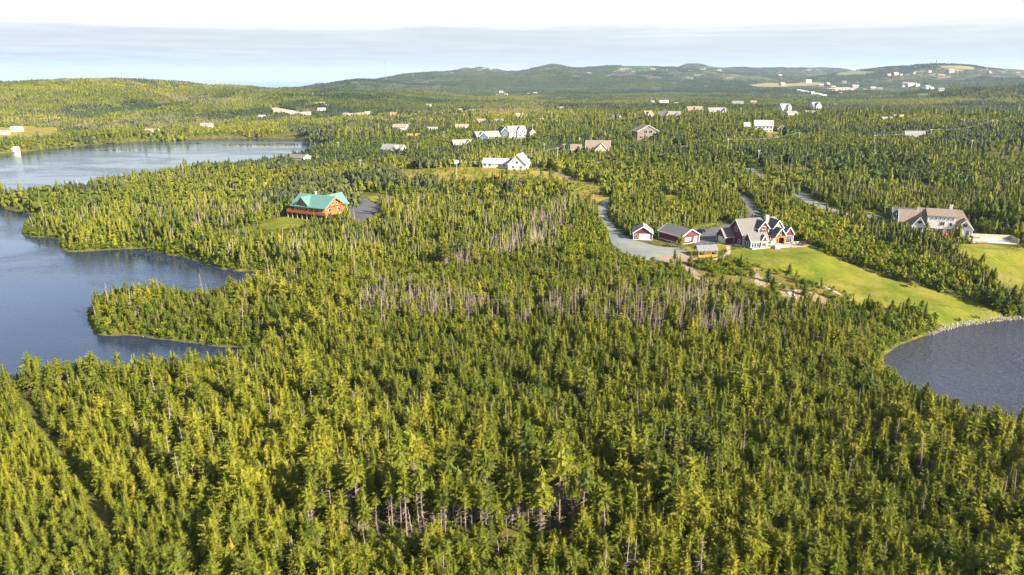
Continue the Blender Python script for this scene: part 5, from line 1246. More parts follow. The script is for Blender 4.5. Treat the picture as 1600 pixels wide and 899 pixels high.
cottage('white cottage with brown roof on the far lake shore', (-452.0, 889.1), 6, 15.2, 9, 4.4, 3.2, W_white, R_tan, clear=14)
cottage('grey roofed house on a yellow clearing above the far shore', (-426.5, 989.3), -4, 15.1, 9, 4.2, 3.4, W_beige, R_grey, clear=14)
cottage('tiny white boathouse at the left end of the far shore', (-513.7, 726.4), 0, 5.3, 5, 3.4, 1.6, W_white, R_light, name='boathouse', cat='boathouse')
cottage('white house in the grass above the far shore at left', (-655.3, 936.8), 8, 11.8, 9, 4, 3, W_white, R_light)
cottage('brownish shed in the grass at the far left edge', (-645.8, 899.9), 4, 8.1, 8, 3.4, 2.4, W_tan, R_grey, name='shed', cat='shed')
cottage('dark gabled house beside the gravel pit across the lake', (-332.2, 1153.8), 14, 12.4, 10, 5, 4.5, W_navy, R_grey)
cottage('white house with dark roof left of the gravel pit house', (-349.0, 1161.3), 0, 10.4, 9, 4, 3, W_white, R_dark)
cottage('white house above the trees behind the far shore gravel', (-333.3, 1249.6), 6, 12.3, 10, 4.5, 4.5, W_white, R_light)
# shed, barrel-roofed shelter
S1 = (-35.1, 477.9)
c = thing('barrel_shed', 'small white barrel-roofed shed at the meadow edge', 'shed', S1[0], S1[1], -8); BUILDINGS.append((S1[0], S1[1], 8))
Ls = 7.4
q = MB(); q.prism([(-Ls / 2, 3 * math.cos(a), .2 + 3.4 * math.sin(a)) for a in np.linspace(0, math.pi, 11)], (Ls, 0, 0)); q.build('shell', mat('white_sheeting', (0.70, 0.71, 0.73), .4, .06, 1), c)
q = MB(); q.box(Ls / 2 + .02, Ls / 2 + .1, -1.2, 1.2, 0, 2.4); q.build('door', M_door, c)
for k in range(4):
    q = MB(); xx = -Ls * .4 + k * Ls * .2; q.box(xx, xx + Ls * .14, -3.1, -2.9, .9, 1.9); q.build('window', M_glass, c)

# ------------------------------------------------------------------ far village: every house a thing, walls and roof as parts
SM = {}
def tiny_house(xy, rot, L, wall, roof, label, group):
    c = thing('village_house', label, 'house', xy[0], xy[1], rot, group=group)
    key = (wall.name, roof.name)
    if key not in SM:
        q = MB(); q.poly([(-.5, -.36, -.2), (.5, -.36, -.2), (.5, -.36, .42), (-.5, -.36, .42)]); q.poly([(-.5, .36, -.2), (.5, .36, -.2), (.5, .36, .42), (-.5, .36, .42)])
        for s in (-.5, .5): q.poly([(s, -.36, -.2), (s, .36, -.2), (s, .36, .42), (s, 0, .72), (s, -.36, .42)])
        r = MB()
        for s in (-1, 1):
            lo = [(-.55, s * .42, .38), (.55, s * .42, .38), (.55, 0, .74), (-.55, 0, .74)]; r.hexa(lo + [(a, b, c_ + .03) for a, b, c_ in lo])
        SM[key] = (q.mesh('wall', wall), r.mesh('roof', roof))
    for nm, me in zip(('wall', 'roof'), SM[key]):
        o = obj(nm, me, c); o.scale = (L, L, L * .8)
    BUILDINGS.append((xy[0], xy[1], L * .5 + 16)); d = math.hypot(*xy); BUILDINGS.append((xy[0] - xy[0] / d * 30, xy[1] - xy[1] / d * 30, 16))
    return c
rv = random.Random(4)
VILL = []
def village(pts, label, group, walls=(W_white,), roofs=(R_light, R_grey, R_tan)):
    for k, (xy, w) in enumerate(pts): VILL.append((label, group, tiny_house(xy, rv.uniform(-30, 30), w, rv.choice(walls), rv.choice(roofs), label, group)))
def V(*a): return list(a)
village([((1116.0, 2798.4), 12.5), ((1120.8, 2778.9), 12.4), ((1128.3, 2760.2), 12.3), ((1122.7, 2716.0), 12.1), ((1098.3, 2628.0), 14.0), ((1080.6, 2551.7), 13.6), ((1035.0, 2412.9), 12.9), ((938.0, 2158.7), 13.5)], 'white house in the slanting row of alike houses in the far village', 'white row houses in the far village', roofs=(R_light,))
village([((1372.3, 3661.6), 26.0), ((1604.8, 3907.3), 27.8), ((1521.7, 3546.5), 18.9), ((1587.3, 3626.3), 19.3), ((1872.7, 5063.1), 27.0)], 'small house beside the far hay field', 'houses beside the hay field', (W_white, W_pink_lit_red))
village([((1762.1, 3827.1), 20.4), ((1638.2, 3437.9), 24.5), ((1576.1, 3141.8), 19.6), ((1555.9, 3045.8), 21.7), ((1498.3, 3061.2), 13.6), ((1157.3, 2531.0), 11.3), ((1530.0, 3428.4), 18.3)], 'small house round the bare dirt patch in the far village', 'houses round the dirt patch', (W_white, W_cream, W_pink_lit_red))
village([((1767.0, 3235.7), 23.0), ((1750.1, 3173.0), 22.6), ((1780.7, 3193.7), 17.0), ((1759.2, 3128.5), 16.7), ((1740.4, 3020.3), 24.2), ((1736.1, 2979.9), 15.9), ((1159.8, 1944.7), 13.9), ((1726.4, 3174.8), 14.1)], 'white house in the far village above the green field', 'houses above the green field', (W_white,))
village([((2050.3, 3941.7), 21.0), ((2091.1, 3947.7), 24.6), ((2105.4, 3915.4), 13.9), ((2178.9, 3925.0), 14.0), ((2253.0, 3912.1), 17.4), ((2323.7, 3839.5), 30.7), ((2237.5, 3772.0), 30.2), ((2445.4, 3710.2), 16.5), ((2509.1, 3701.7), 16.5), ((2625.1, 3759.1), 20.0)], 'tiny house scattered on the slope of the far right hill', 'houses on the far right hill', (W_white, W_pink_lit_red))
village([((-51.4, 2402.7), 8.6), ((-43.4, 2868.1), 15.3), ((-39.7, 2343.2), 10.4), ((-21.6, 2424.8), 13.0), ((24.5, 2501.7), 11.1), ((64.0, 2761.7), 9.8), ((88.5, 2757.4), 14.7), ((109.2, 2450.0), 8.7)], 'tiny white house in the cluster below the rocky far hill', 'houses below the rocky far hill')
village([((388.8, 2005.6), 10.7), ((351.2, 1785.6), 8.0), ((360.4, 1698.7), 19.7), ((393.5, 1710.7), 9.2), ((569.2, 1687.3), 13.6), ((386.9, 1226.8), 17.6), ((558.6, 1234.5), 10.0), ((792.9, 1936.2), 6.9)], 'small pale building just beyond the skyline wood', 'buildings beyond the skyline wood', (W_white, W_cream))
village([((-169.5, 1455.3), 9.1), ((-86.8, 1151.1), 10.3), ((-64.2, 1152.9), 8.3), ((-27.0, 1071.1), 6.7), ((-18.1, 1185.9), 5.3), ((-268.3, 1152.0), 9.3), ((-250.2, 1140.4), 8.2), ((-231.8, 1146.1), 10.3)], 'small white house in the woods left of the skyline houses', 'white houses in the left woods', (W_white, W_cream))

rs = np.random.RandomState(7)
def stand_of(x, y):
    r = np.full(x.shape, -1)
    for k, (poly, *_r) in enumerate(STANDS):
        r[(r < 0) & inside(x, y, poly)] = k
    return r
def pick(shares, n, rs):
    ks = list(shares); p = np.array([shares[k] for k in ks], float); p /= p.sum()
    return rs.choice([NAMES.index(k) for k in ks], n, p=p)
def polys_near(x, y):
    m = np.ones(x.shape, bool)
    for line, w in ROADS: m &= seg_dist(x, y, line) > w - .6
    for bx_, by_, br_ in BUILDINGS: m &= np.hypot(x - bx_, y - by_) > br_ * .85
    return m
# near wood, single trees out to 360 m
allx, ally, allk, alls, allt = [], [], [], [], []
specs = [(None,) + DEFAULT] + list(STANDS) + [(None,) + DEFAULT_FAR]
for k, (poly, shares, sp, hf, ts) in enumerate(specs):
    if poly is None: x, y = jitter_grid(-330, 345, 66 if k == 0 else 185, 185 if k == 0 else 365, sp, rs)
    else:
        p = np.array(poly); x, y = jitter_grid(p[:, 0].min(), p[:, 0].max(), p[:, 1].min(), p[:, 1].max(), sp, rs)
    m = np.abs(x) < 0.80 * y + 34
    x, y = x[m], y[m]
    m = stand_of(x, y) == (k - 1 if poly is not None else -1)
    x, y = x[m], y[m]
    m = polys_ok(x, y); x, y = x[m], y[m]
    m = shore(x, y) > 0.9; x, y = x[m], y[m]
    # thickets, thin spots and small openings
    if poly is None:
        op = fbm(x / 16, y / 16, 77, 3)
        m = (op < 0.29) & (rs.uniform(0, 1, len(x)) > np.clip(op * 1.2, 0, .35)); x, y = x[m], y[m]
    n = len(x)
    kind = pick(shares, n, rs)
    patch = fbm(x / 28, y / 28, 55, 3)
    if poly is None:      # kinds gather in patches
        deadp = fbm(x / 34, y / 34, 91, 3)
        u = rs.uniform(0, 1, n)
        kind = np.where((deadp > .12) & (u < .35), rs.choice([2, 3, 4], n, p=[.35, .4, .25]), kind)
        d = shore(x, y); kind = np.where((d < 3.0) & (u < .45), 6, kind)
    if k == len(specs) - 1: patch = patch * .6 + fbm(x / 11, y / 11, 57, 2) * .9
    s = hf * (1 + rs.normal(0, .20, n) + .35 * (rs.uniform(0, 1, n) < .05)) * (1 + patch * (.55 if k < len(specs) - 1 else .9)) * (1 - .24 * smooth(130, 185, y) if k == 0 else (1 + .30 * (kind == 4) if poly is None else 1.0))
    allx.append(x); ally.append(y); allk.append(kind); alls.append(np.clip(s, .35, 1.7)); allt.append(np.clip(.46 + ts + patch * .75 + rs.normal(0, .21, n), 0, 1))
for poly, sp in SHRUBBY:
    p = np.array(poly); x, y = jitter_grid(p[:, 0].min(), p[:, 0].max(), p[:, 1].min(), p[:, 1].max(), sp, rs)
    m = inside(x, y, poly); x, y = x[m], y[m]
    m = np.ones(len(x), bool)
    for line, w in ROADS: m &= seg_dist(x, y, line) > w - 1.0
    for q, cl in ZONES:
        if q == poly: continue
        m &= ~inside(x, y, q)
    for bx_, by_, br_ in BUILDINGS: m &= np.hypot(x - bx_, y - by_) > min(br_, 10)
    m &= fbm(x / 9, y / 9, 5, 3) > -.10
    x, y = x[m], y[m]; n = len(x)
    allx.append(x); ally.append(y); allk.append(np.where(rs.uniform(0, 1, n) < .04, 0, 6)); alls.append(rs.uniform(.35, .85, n)); allt.append(np.clip(.62 + rs.normal(0, .25, n), 0, 1))
for poly in FRINGE:
    c = catmull(list(poly) + [poly[0]], .9); c = c[(c[:, 1] < 330)]
    if len(c) == 0: continue
    c = c[rs.uniform(0, 1, len(c)) < .6] ; c = c + rs.normal(0, .7, c.shape); m = polys_near(c[:, 0], c[:, 1]) & (shore(c[:, 0], c[:, 1]) > 1); c = c[m]; n = len(c)
    allx.append(c[:, 0]); ally.append(c[:, 1]); allk.append(np.full(n, 6)); alls.append(rs.uniform(.2, .6, n)); allt.append(np.clip(rs.normal(.6, .25, n), 0, 1))
# undergrowth between the near trees and a fringe of bushes along the water
x, y = jitter_grid(-200, 200, 70, 185, 2.6, rs); m = np.abs(x) < .8 * y + 20; x, y = x[m], y[m]; m = polys_ok(x, y); x, y = x[m], y[m]; m = shore(x, y) > .4; x, y = x[m], y[m]; n = len(x)
allx.append(x); ally.append(y); allk.append(np.full(n, 6)); alls.append(rs.uniform(.35, .9, n)); allt.append(np.clip(rs.normal(.42, .25, n), 0, 1))
x, y = jitter_grid(-330, 345, 80, 365, 1.15, rs); m = np.abs(x) < .8 * y + 20; x, y = x[m], y[m]; d = shore(x, y); m = (d > .15) & (d < 3.6) & (rs.uniform(0, 1, len(x)) < .8); x, y = x[m], y[m]; m = polys_ok(x, y); x, y = x[m], y[m]; n = len(x)
allx.append(x); ally.append(y); allk.append(np.full(n, 6)); alls.append(rs.uniform(.4, 1.1, n)); allt.append(np.clip(rs.normal(.55, .25, n), 0, 1))
X = np.concatenate(allx); Y = np.concatenate(ally); K = np.concatenate(allk); S = np.concatenate(alls); T = np.concatenate(allt)
Z = zat(X, Y)
ROT = rs.uniform(0, 6.283, len(X))
form = rs.randint(0, 1000, len(X))
# nearest trees in view become things of their own
th_ = R(16.95)
dep = Y * math.cos(th_) - (Z - CAM_Z) * math.sin(th_)
px_ = X / dep * 1081 + 800
py_ = 449.5 - (Y * math.sin(th_) + (Z + 4 * S - CAM_Z) * math.cos(th_)) / dep * 1081
vis = (px_ > 6) & (px_ < 1594) & (py_ < 890) & (py_ > 0)
HIc, HIi = forms_collection('near_form', HI)
MIc, MIi = forms_collection('middle_form', MID)
dist = np.hypot(np.hypot(X, Y), Z - CAM_Z)
size_px = S * 8 / dist
LIMIT = {'conifer': 300, 'snag': 150, 'leafy': 120}
cls = np.where(K == 4, 1, np.where((K == 5) | (K == 6), 2, 0))
single = np.zeros(len(X), bool)
for c, lim in ((0, 300), (1, 150), (2, 110)):
    cand = np.where(vis & (cls == c))[0]
    if c == 2: cand = cand[K[cand] == 5]
    single[cand[np.argsort(-size_px[cand])[:lim]]] = True
PART = {}
def tree_parts(kind, i):
    key = (kind, i)
    if key not in PART:
        tb = HI[kind][i]; mm = mats_for(kind)
        crown = tb.mesh(kind + '_crown', [1], mm) if kind != 'snag' else None
        PART[key] = (tb.mesh(kind + '_trunk', [0], mm), crown, tb.mesh(kind + '_twigs', [2], mm) if 2 in tb.m else None)
    return PART[key]
WORDS = {
    'spruce': ('spruce_tree', 'slender pointed spruce', 'spruce'), 'fir': ('fir_tree', 'broad full fir', 'fir'),
    'bare': ('spruce_tree', 'bare-trunked spruce', 'spruce'), 'pole': ('spruce_tree', 'long-trunked spruce', 'spruce'), 'ragged': ('spruce_tree', 'ragged spruce with dead twigs', 'spruce'),
    'snag': ('dead_tree', 'leafless bleached dead tree', 'dead tree'), 'leafy': ('alder_tree', 'rounded leafy alder', 'alder'), 'shrub': ('shrub', 'low yellow green leafy shrub', 'shrub')}
def place_words(u, v, c):
    if c == 2: return 'along the red house lawn' if u > 1100 and v < 520 else ('near the gravel yard' if u > 860 and v < 480 else 'in the middle wood')
    if c == 1 and v < 620: return 'in the grey belt across the middle wood'
    h = ['left corner', 'left', 'left of centre', 'centre', 'right of centre', 'right', 'right corner'][min(6, int(u / 1600 * 7))]
    return ('at the very bottom edge, ' if v > 800 else 'in the front forest, bottom ') + h
BASE = {}
for i in np.where(single)[0]:
    kind = NAMES[K[i]]
    fi = int(form[i]) % len(HI[kind])
    tr, cr, tw = tree_parts(kind, fi)
    nm, words, cat = WORDS[kind]
    e = bpy.data.objects.new(nm, None); COL.objects.link(e); e.empty_display_size = 0.3
    e.location = (X[i], Y[i], Z[i]); e.rotation_euler = (0, 0, ROT[i]); e.scale = (S[i],) * 3
    hue = '' if kind == 'snag' else ('yellowish ' if T[i] > .60 else ('dark ' if T[i] < .34 else 'mid-green '))
    size = 'tall ' if S[i] > 1.02 else ('small ' if S[i] < .74 else '')
    BASE.setdefault((f'{size}{hue}{words}', place_words(px_[i], py_[i], cls[i]), cat), []).append((px_[i], e))
    for nm2, me in (('trunk', tr), ('crown', cr), ('dead_branches' if kind != 'snag' else 'branches', tw)):
        if me is None: continue
        p = bpy.data.objects.new(nm2, me); COL.objects.link(p); p.parent = e; p['tint'] = float(T[i])
        if 'branches' in nm2: p['kind'] = 'stuff'
ORD = 'first second third fourth fifth sixth seventh eighth ninth tenth eleventh twelfth thirteenth fourteenth fifteenth sixteenth seventeenth eighteenth nineteenth twentieth'.split()
TENS = {20: 'twenty', 30: 'thirty', 40: 'forty', 50: 'fifty', 60: 'sixty', 70: 'seventy'}
def ordinal(k):
    return ORD[k] if k < 20 else TENS[(k + 1) // 10 * 10] + ('-' + ORD[(k + 1) % 10 - 1] if (k + 1) % 10 else '-from-start')
def number_off(base):
    for (what, where, cat), lst in base.items():
        lst.sort(key=lambda q: q[0])
        n = len(lst)
        for k, (_u, e) in enumerate(lst):
            where_ = where
            lab = f'{what} {where}' if n == 1 else (f'leftmost {what} {where}' if k == 0 else (f'rightmost {what} {where}' if k == n - 1 else (f'{ordinal(k)} {what} from left {where}' if len(f'{what} {where}'.split()) < 14 else f'{ordinal(k)} {what} from left {where}'.replace('in the front forest, ', '').replace('at the very bottom edge, ', 'bottom edge '))))
            tag(e, lab.strip().replace('  ', ' '), cat, f'{what} {where}'.strip() if n > 1 else None)
number_off(BASE)
VB = {}
for lab, grp, e in VILL: VB.setdefault((lab.split(' ', 0)[0], '', 'house'), []).append((e.location.x / e.location.y, e))
number_off(VB)
rest = ~single
near = rest & (dist < 262)
def put(name, mask, coll, idx, label, cat=None):
    i = np.where(mask)[0]
    ids = np.array([idx[NAMES[K[q]]][form[q] % len(idx[NAMES[K[q]]])] for q in i])
    tl = rs.normal(0, .05, (len(i), 2))
    o = scatter(name, coll, np.stack([X[i], Y[i], Z[i]], 1), ids, ROT[i], S[i], T[i], tl)
    tag(o, label, cat, kind='stuff')
    return o
put('conifer_forest', near & ((K <= 3) | (K == 7)), HIc, HIi, 'dense green conifer forest between the lake and the pond', 'forest')
put('dead_wood', near & (K == 4), HIc, HIi, 'bleached dead standing trees scattered through the forest', 'dead trees')
put('shrubs', near & ((K == 5) | (K == 6)), HIc, HIi, 'yellow green shrubs and alders at wood edges and shores', 'shrubs')
put('conifer_forest', rest & ~near & (K != 4), MIc, MIi, 'conifer forest on the rise around the green roofed house', 'forest')
put('dead_wood', rest & ~near & (K == 4), MIc, MIi, 'bleached dead trunks at the cut edges of the middle wood', 'dead trees')
# middle distance, 365-800 m: small patches with bigger single trees between them
C1 = clump_collection('wood_patch', 5, 6.0, 16, 13, [.05] * 7 + [.5, .6, .3] + [.05] * 3, .84, dark=(10, 11, 12))
def far_scatter(name, coll, ngreen, ndead, x0, x1, y0, y1, sp, lim, label, sc, tint0=.42, amp=.9, wave=120., hmin=None, deadlim=.13, openlim=.25, ndark=0):
    x, y = jitter_grid(x0, x1, y0, y1, sp, rs)
    m = np.abs(x) < lim * y + 60; x, y = x[m], y[m]
    m = polys_ok(x, y); x, y = x[m], y[m]
    m = shore(x, y) > 3; x, y = x[m], y[m]
    z = zat(x, y)
    op = fbm(x / (sp * 7), y / (sp * 7), 31, 3)
    m = (op < openlim)
    if hmin is not None: m &= z > hmin
    x, y, z = x[m], y[m], z[m]
    n = len(x)
    e = sp * .5
    tx = np.arctan((zat(x, y + e) - zat(x, y - e)) / (2 * e)); ty = -np.arctan((zat(x + e, y) - zat(x - e, y)) / (2 * e))
    pt = fbm(x / wave, y / wave, 63, 4); dd = fbm(x / wave / .7, y / wave / .7 * 1.6, 64, 4)
    form_ = np.where((dd > deadlim) & (rs.uniform(0, 1, n) < .7), ngreen + rs.randint(0, max(1, ndead), n), rs.randint(0, ngreen, n)) if ndead else rs.randint(0, ngreen, n)
    if ndark:
        dk = fbm(x / wave * 1.3, y / wave * 1.3, 65, 4); form_ = np.where((dk > .05) & (rs.uniform(0, 1, n) < .85) & (form_ < ngreen), ngreen + ndead + rs.randint(0, ndark, n), form_)
    o = scatter(name, coll, np.stack([x, y, z], 1), form_, np.zeros(n), sc * (1 + rs.normal(0, .12, n)), np.clip(tint0 + pt * amp * 1.6 + rs.normal(0, .1, n), 0, 1), np.stack([tx, ty], 1) * .9, scz=sc * (1 + pt * .5 + rs.normal(0, .12, n)))
    tag(o, label, 'forest', kind='stuff')
    print(name, n)
far_scatter('conifer_forest', C1, 7, 3, -700, 760, 365, 820, 7.8, .82, 'conifer forest around the scattered houses in the middle distance', 1.0, .46, openlim=.13, ndark=3)
x, y = jitter_grid(-650, 720, 362, 900, 8.0, rs); m = np.abs(x) < .82 * y + 40; x, y = x[m], y[m]
m = polys_ok(x, y); x, y = x[m], y[m]; m = shore(x, y) > 1.5; x, y = x[m], y[m]
n = len(x); kk = rs.choice([0, 1, 2, 4, 5], n, p=[.28, .24, .14, .10, .24])
ids = np.array([MIi[NAMES[q]][rs.randint(0, len(MIi[NAMES[q]]))] for q in kk])
tag(scatter('mixed_trees', MIc, np.stack([x, y, zat(x, y)], 1), ids, rs.uniform(0, 6.28, n), np.clip(rs.normal(.88, .28, n), .4, 1.6) * (1 + .25 * smooth(500, 900, y)), np.clip(rs.normal(.48, .28, n), 0, 1)), 'bigger mixed trees among the houses of the middle distance', 'trees', kind='stuff')
C2 = clump_collection('hill_patch', 6, 13, 46, 10, [.04] * 5 + [.6, .45, .75] + [.03] * 2, .85, dark=(8, 9))
far_scatter('conifer_forest', C2, 5, 3, -1900, 2000, 815, 2300, 21, .86, 'conifer forest covering the hills beyond the lake', 1.05, .31, 1.4, 260., deadlim=.09, ndark=2)
C3 = clump_collection('far_patch', 8, 36, 110, 5, [.03] * 4 + [.7], 1.0, M_dark)
far_scatter('conifer_forest', C3, 4, 1, -4000, 5600, 2290, 6400, 60, .86, 'dark forest covering the farthest hills', 1.0, .42, 1.1, 500., hmin=5, deadlim=.16, openlim=.07)
print('trees', len(X), 'single', single.sum())

# ------------------------------------------------------------------ single garden and shore trees
def special(kind, fi, xy, sc, tint, label, cat=None, crown_m=None):
    tr, cr, tw = tree_parts(kind, fi)
    e = bpy.data.objects.new(WORDS[kind][0] if crown_m is None else 'ornamental_tree', None); COL.objects.link(e); e.empty_display_size = .3
    e.location = (xy[0], xy[1], z1(*xy)); e.rotation_euler = (0, 0, (xy[0] * 7) % 6.28); e.scale = (sc,) * 3
    tag(e, label, cat or WORDS[kind][2])
    for nm2, me in (('trunk', tr), ('crown', cr), ('dead_branches', tw)):
        if me is None: continue
        if nm2 == 'crown' and crown_m is not None: me = me.copy(); me.materials.clear(); me.materials.append(crown_m)
        p = bpy.data.objects.new(nm2, me); COL.objects.link(p); p.parent = e; p['tint'] = tint
        if 'branches' in nm2: p['kind'] = 'stuff'
    return e
special('leafy', 1, (123.6, 264.5), .85, .5, 'dark red leaved tree at the lawn edge right of the red house', 'tree', M_redleaf)
special('fir', 0, (86.6, 224.4), .85, .05, 'dark blue-green spruce at the lower corner of the heath', 'spruce')
special('fir', 1, (82.3, 209.1), 1.15, .08, 'large dark spruce standing by the dirt path below the heath', 'spruce')
special('fir', 2, (96.1, 230.8), .7, .06, 'small dark round spruce on the bank below the lawn', 'spruce')
special('fir', 0, (94.6, 213.4), .75, .05, 'dark spruce beside the pale rock pile', 'spruce')
special('leafy', 2, (91.2, 230.2), .6, .95, 'orange leaved bush beside the dark spruce above the heath', 'bush')
special('leafy', 0, (91.3, 215.0), .55, .97, 'golden bush left of the pale rock pile', 'bush')
special('leafy', 2, (98.1, 214.1), .6, .95, 'golden bush right of the pale rock pile', 'bush')
special('leafy', 0, (136.9, 227.2), .55, .92, 'small golden tree alone on the lawn', 'tree')
special('bare', 3, (126.9, 200.8), 1.05, .3, 'tall sparse pine at the lower lawn edge by the pond', 'pine')
special('shrub', 0, (68.8, 239.6), .8, .2, 'round clipped dark bush in front of the timber shelter', 'bush')
for k, (q, s_) in enumerate([((156.7, 217.0), 1.0), ((158.1, 214.2), 1.15), ((160.9, 213.1), 1.2), ((164.8, 213.2), 1.1), ((164.7, 216.6), 1.1)]):
    special('fir', k % 3, q, s_, .06, ['first', 'second', 'third', 'fifth', 'fourth'][k] + ' from left of the dark spruces in the lawn corner by the pond', 'spruce')
for k, (q, s_) in enumerate([((-113.8, 142.6), 1.25), ((-109.4, 144.1), 1.3), ((-107.2, 143.4), 1.35), ((-103.7, 142.7), 1.05), ((-100.2, 144.8), 1.05), ((-96.0, 145.7), 1.25), ((-92.6, 145.5), 1.0), ((-89.7, 145.6), 1.3), ((-83.3, 144.8), 1.05), ((-81.8, 146.1), 1.15), ((-76.2, 146.3), 1.1), ((-73.8, 147.5), 1.25)]):
    special(['spruce', 'ragged', 'spruce', 'bare'][k % 4], k % 2, q, s_, .45, ORD[k] + ' from left of the tall spruces standing against the lake, near shore')
for k, (q, s_, t_) in enumerate([((348.8, 698.8), 1.5, .9), ((352.4, 693.3), 1.4, .97), ((359.0, 691.6), 1.5, .93), ((369.2, 695.5), 1.3, .98), ((375.5, 694.4), 1.5, .95), ((385.4, 696.7), 1.4, .9), ((397.3, 686.3), 1.5, .85), ((392.9, 650.9), 1.9, .95), ((370.3, 614.2), 1.6, .9)]):
    special('leafy', k % 4, q, s_ * .9, t_, ORD[k] + ' from left of the yellow autumn trees around the pale roofed house', 'tree')

# ------------------------------------------------------------------ stones
rr = random.Random(12)
BM_ = [boulder(k, 1.0, M_pale, 1) for k in range(6)]
def rocks(name, spots, label, m_=None):
    """small stones too many and too small to pick apart: one object"""
    co, fc = [], []
    for (x_, y_, z_, r_) in spots:
        me = rr.choice(BM_); o_ = len(co); ro = Matrix.Rotation(rr.uniform(0, 6.28), 3, 'Z')
        for v in me.vertices: w_ = ro @ v.co * r_; co.append((x_ + w_.x, y_ + w_.y, z_ + w_.z))
        for p_ in me.polygons: fc.append(tuple(o_ + i_ for i_ in p_.vertices))
    me = bpy.data.meshes.new(name); me.from_pydata(co, [], fc); me.materials.append(m_ or M_pale)
    return tag(obj(name, me), label, 'rocks', kind='stuff')
line = catmull([(127.0, 197.4), (132.2, 200.2), (141.0, 204.9), (148.6, 207.3), (156.4, 209.7), (165.9, 211.6), (175.5, 213.3)], .5)
sp_ = []
for (x_, y_) in line:
    for k in range(4):
        a, b = x_ + rr.uniform(-.6, .6), y_ + rr.uniform(-.9, 1.3); r_ = rr.uniform(.16, .40); sp_.append((a, b, max(z1(a, b), .02) + r_ * .15, r_))
rocks('shore_rocks', sp_, 'pale boulders heaped along the pond edge below the lawn', mat('shore_rock', (0.23, 0.205, 0.18), .95, .4, 1.2, .2))
sp_ = []
for q, n_, rad, rmx in [((91.3, 214.0), 26, 2.6, .7), ((94.0, 209.1), 12, 4, .5), ((70.4, 236.8), 10, 6, .5), ((78.3, 232.9), 10, 8, .5), ((90.1, 220.4), 8, 3, .6), ((105.8, 206.7), 8, 5, .5), ((82.0, 220.6), 8, 4, .5)]:
    for k in range(n_):
        a, b = q[0] + rr.gauss(0, rad * .6), q[1] + rr.gauss(0, rad * .6); r_ = rr.uniform(.2, rmx); sp_.append((a, b, z1(a, b) + r_ * .2, r_))
rocks('garden_rocks', sp_, 'pale garden boulders scattered over the heath and the fire pit')
sp_ = []
for poly in (LAKE, POND):
    pts = np.array(poly + [poly[0]])
    for a, b in zip(pts[:-1], pts[1:]):
        L_ = np.hypot(*(b - a))
        if a[1] > 420 or L_ > 120 or min(a[0], b[0]) < -320: continue
        for k in range(int(L_ / 1.6)):
            c_ = a + (b - a) * rr.random(); x_, y_ = c_ + np.array([rr.uniform(-.7, .7), rr.uniform(-.7, .7)]); r_ = rr.uniform(.10, .30)
            if rr.random() < .8: sp_.append((x_, y_, .0, r_))
rocks('lakeside_stones', sp_, 'small stones at the waterline of the lake and pond', mat('wet_stone', (0.16, 0.145, 0.125), .8, .3, 2))

# ------------------------------------------------------------------ utility poles and wires
M_pole = mat('weathered_pole', (0.40, 0.36, 0.32), .9, .2, 2)
M_wire = mat('aluminium_wire', (0.45, 0.45, 0.46), .5, 0, 1, .5, .6)
def pole(xy, H, label, rz=0):
    p_ = thing('utility_pole', label, 'pole', xy[0], xy[1], rz, group='utility poles')
    q = MB(); q.cyl((0, 0), .19, -.5, H, 8, .13); q.build('shaft', M_pole, p_)
    q = MB(); q.box(-1.1, 1.1, -.07, .07, H - .9, H - .72); q.build('crossarm', M_pole, p_)
    for s in (-1, 0, 1):
        q = MB(); q.cyl((s * .95, 0), .07, H - .72, H - .45, 6); q.build('insulator', T_white, p_)
    return (xy[0], xy[1], p_.location.z + H - .5)
def wires(pts, label):
    for s in (-.5, .5):
        q = MB()
        for a, b in zip(pts[:-1], pts[1:]):
            a = Vector(a); b = Vector(b); n_ = 8; pv_ = None
            for k in range(n_ + 1):
                t = k / n_; c_ = a.lerp(b, t) + Vector((s * 1.6, 0, -4 * t * (1 - t) * (b - a).length * .02))
                if pv_ is not None: q.bar(pv_, c_, .035)
                pv_ = c_
        tag(q.build('power_line', M_wire), label + (', left strand' if s < 0 else ', right strand'), 'wire')
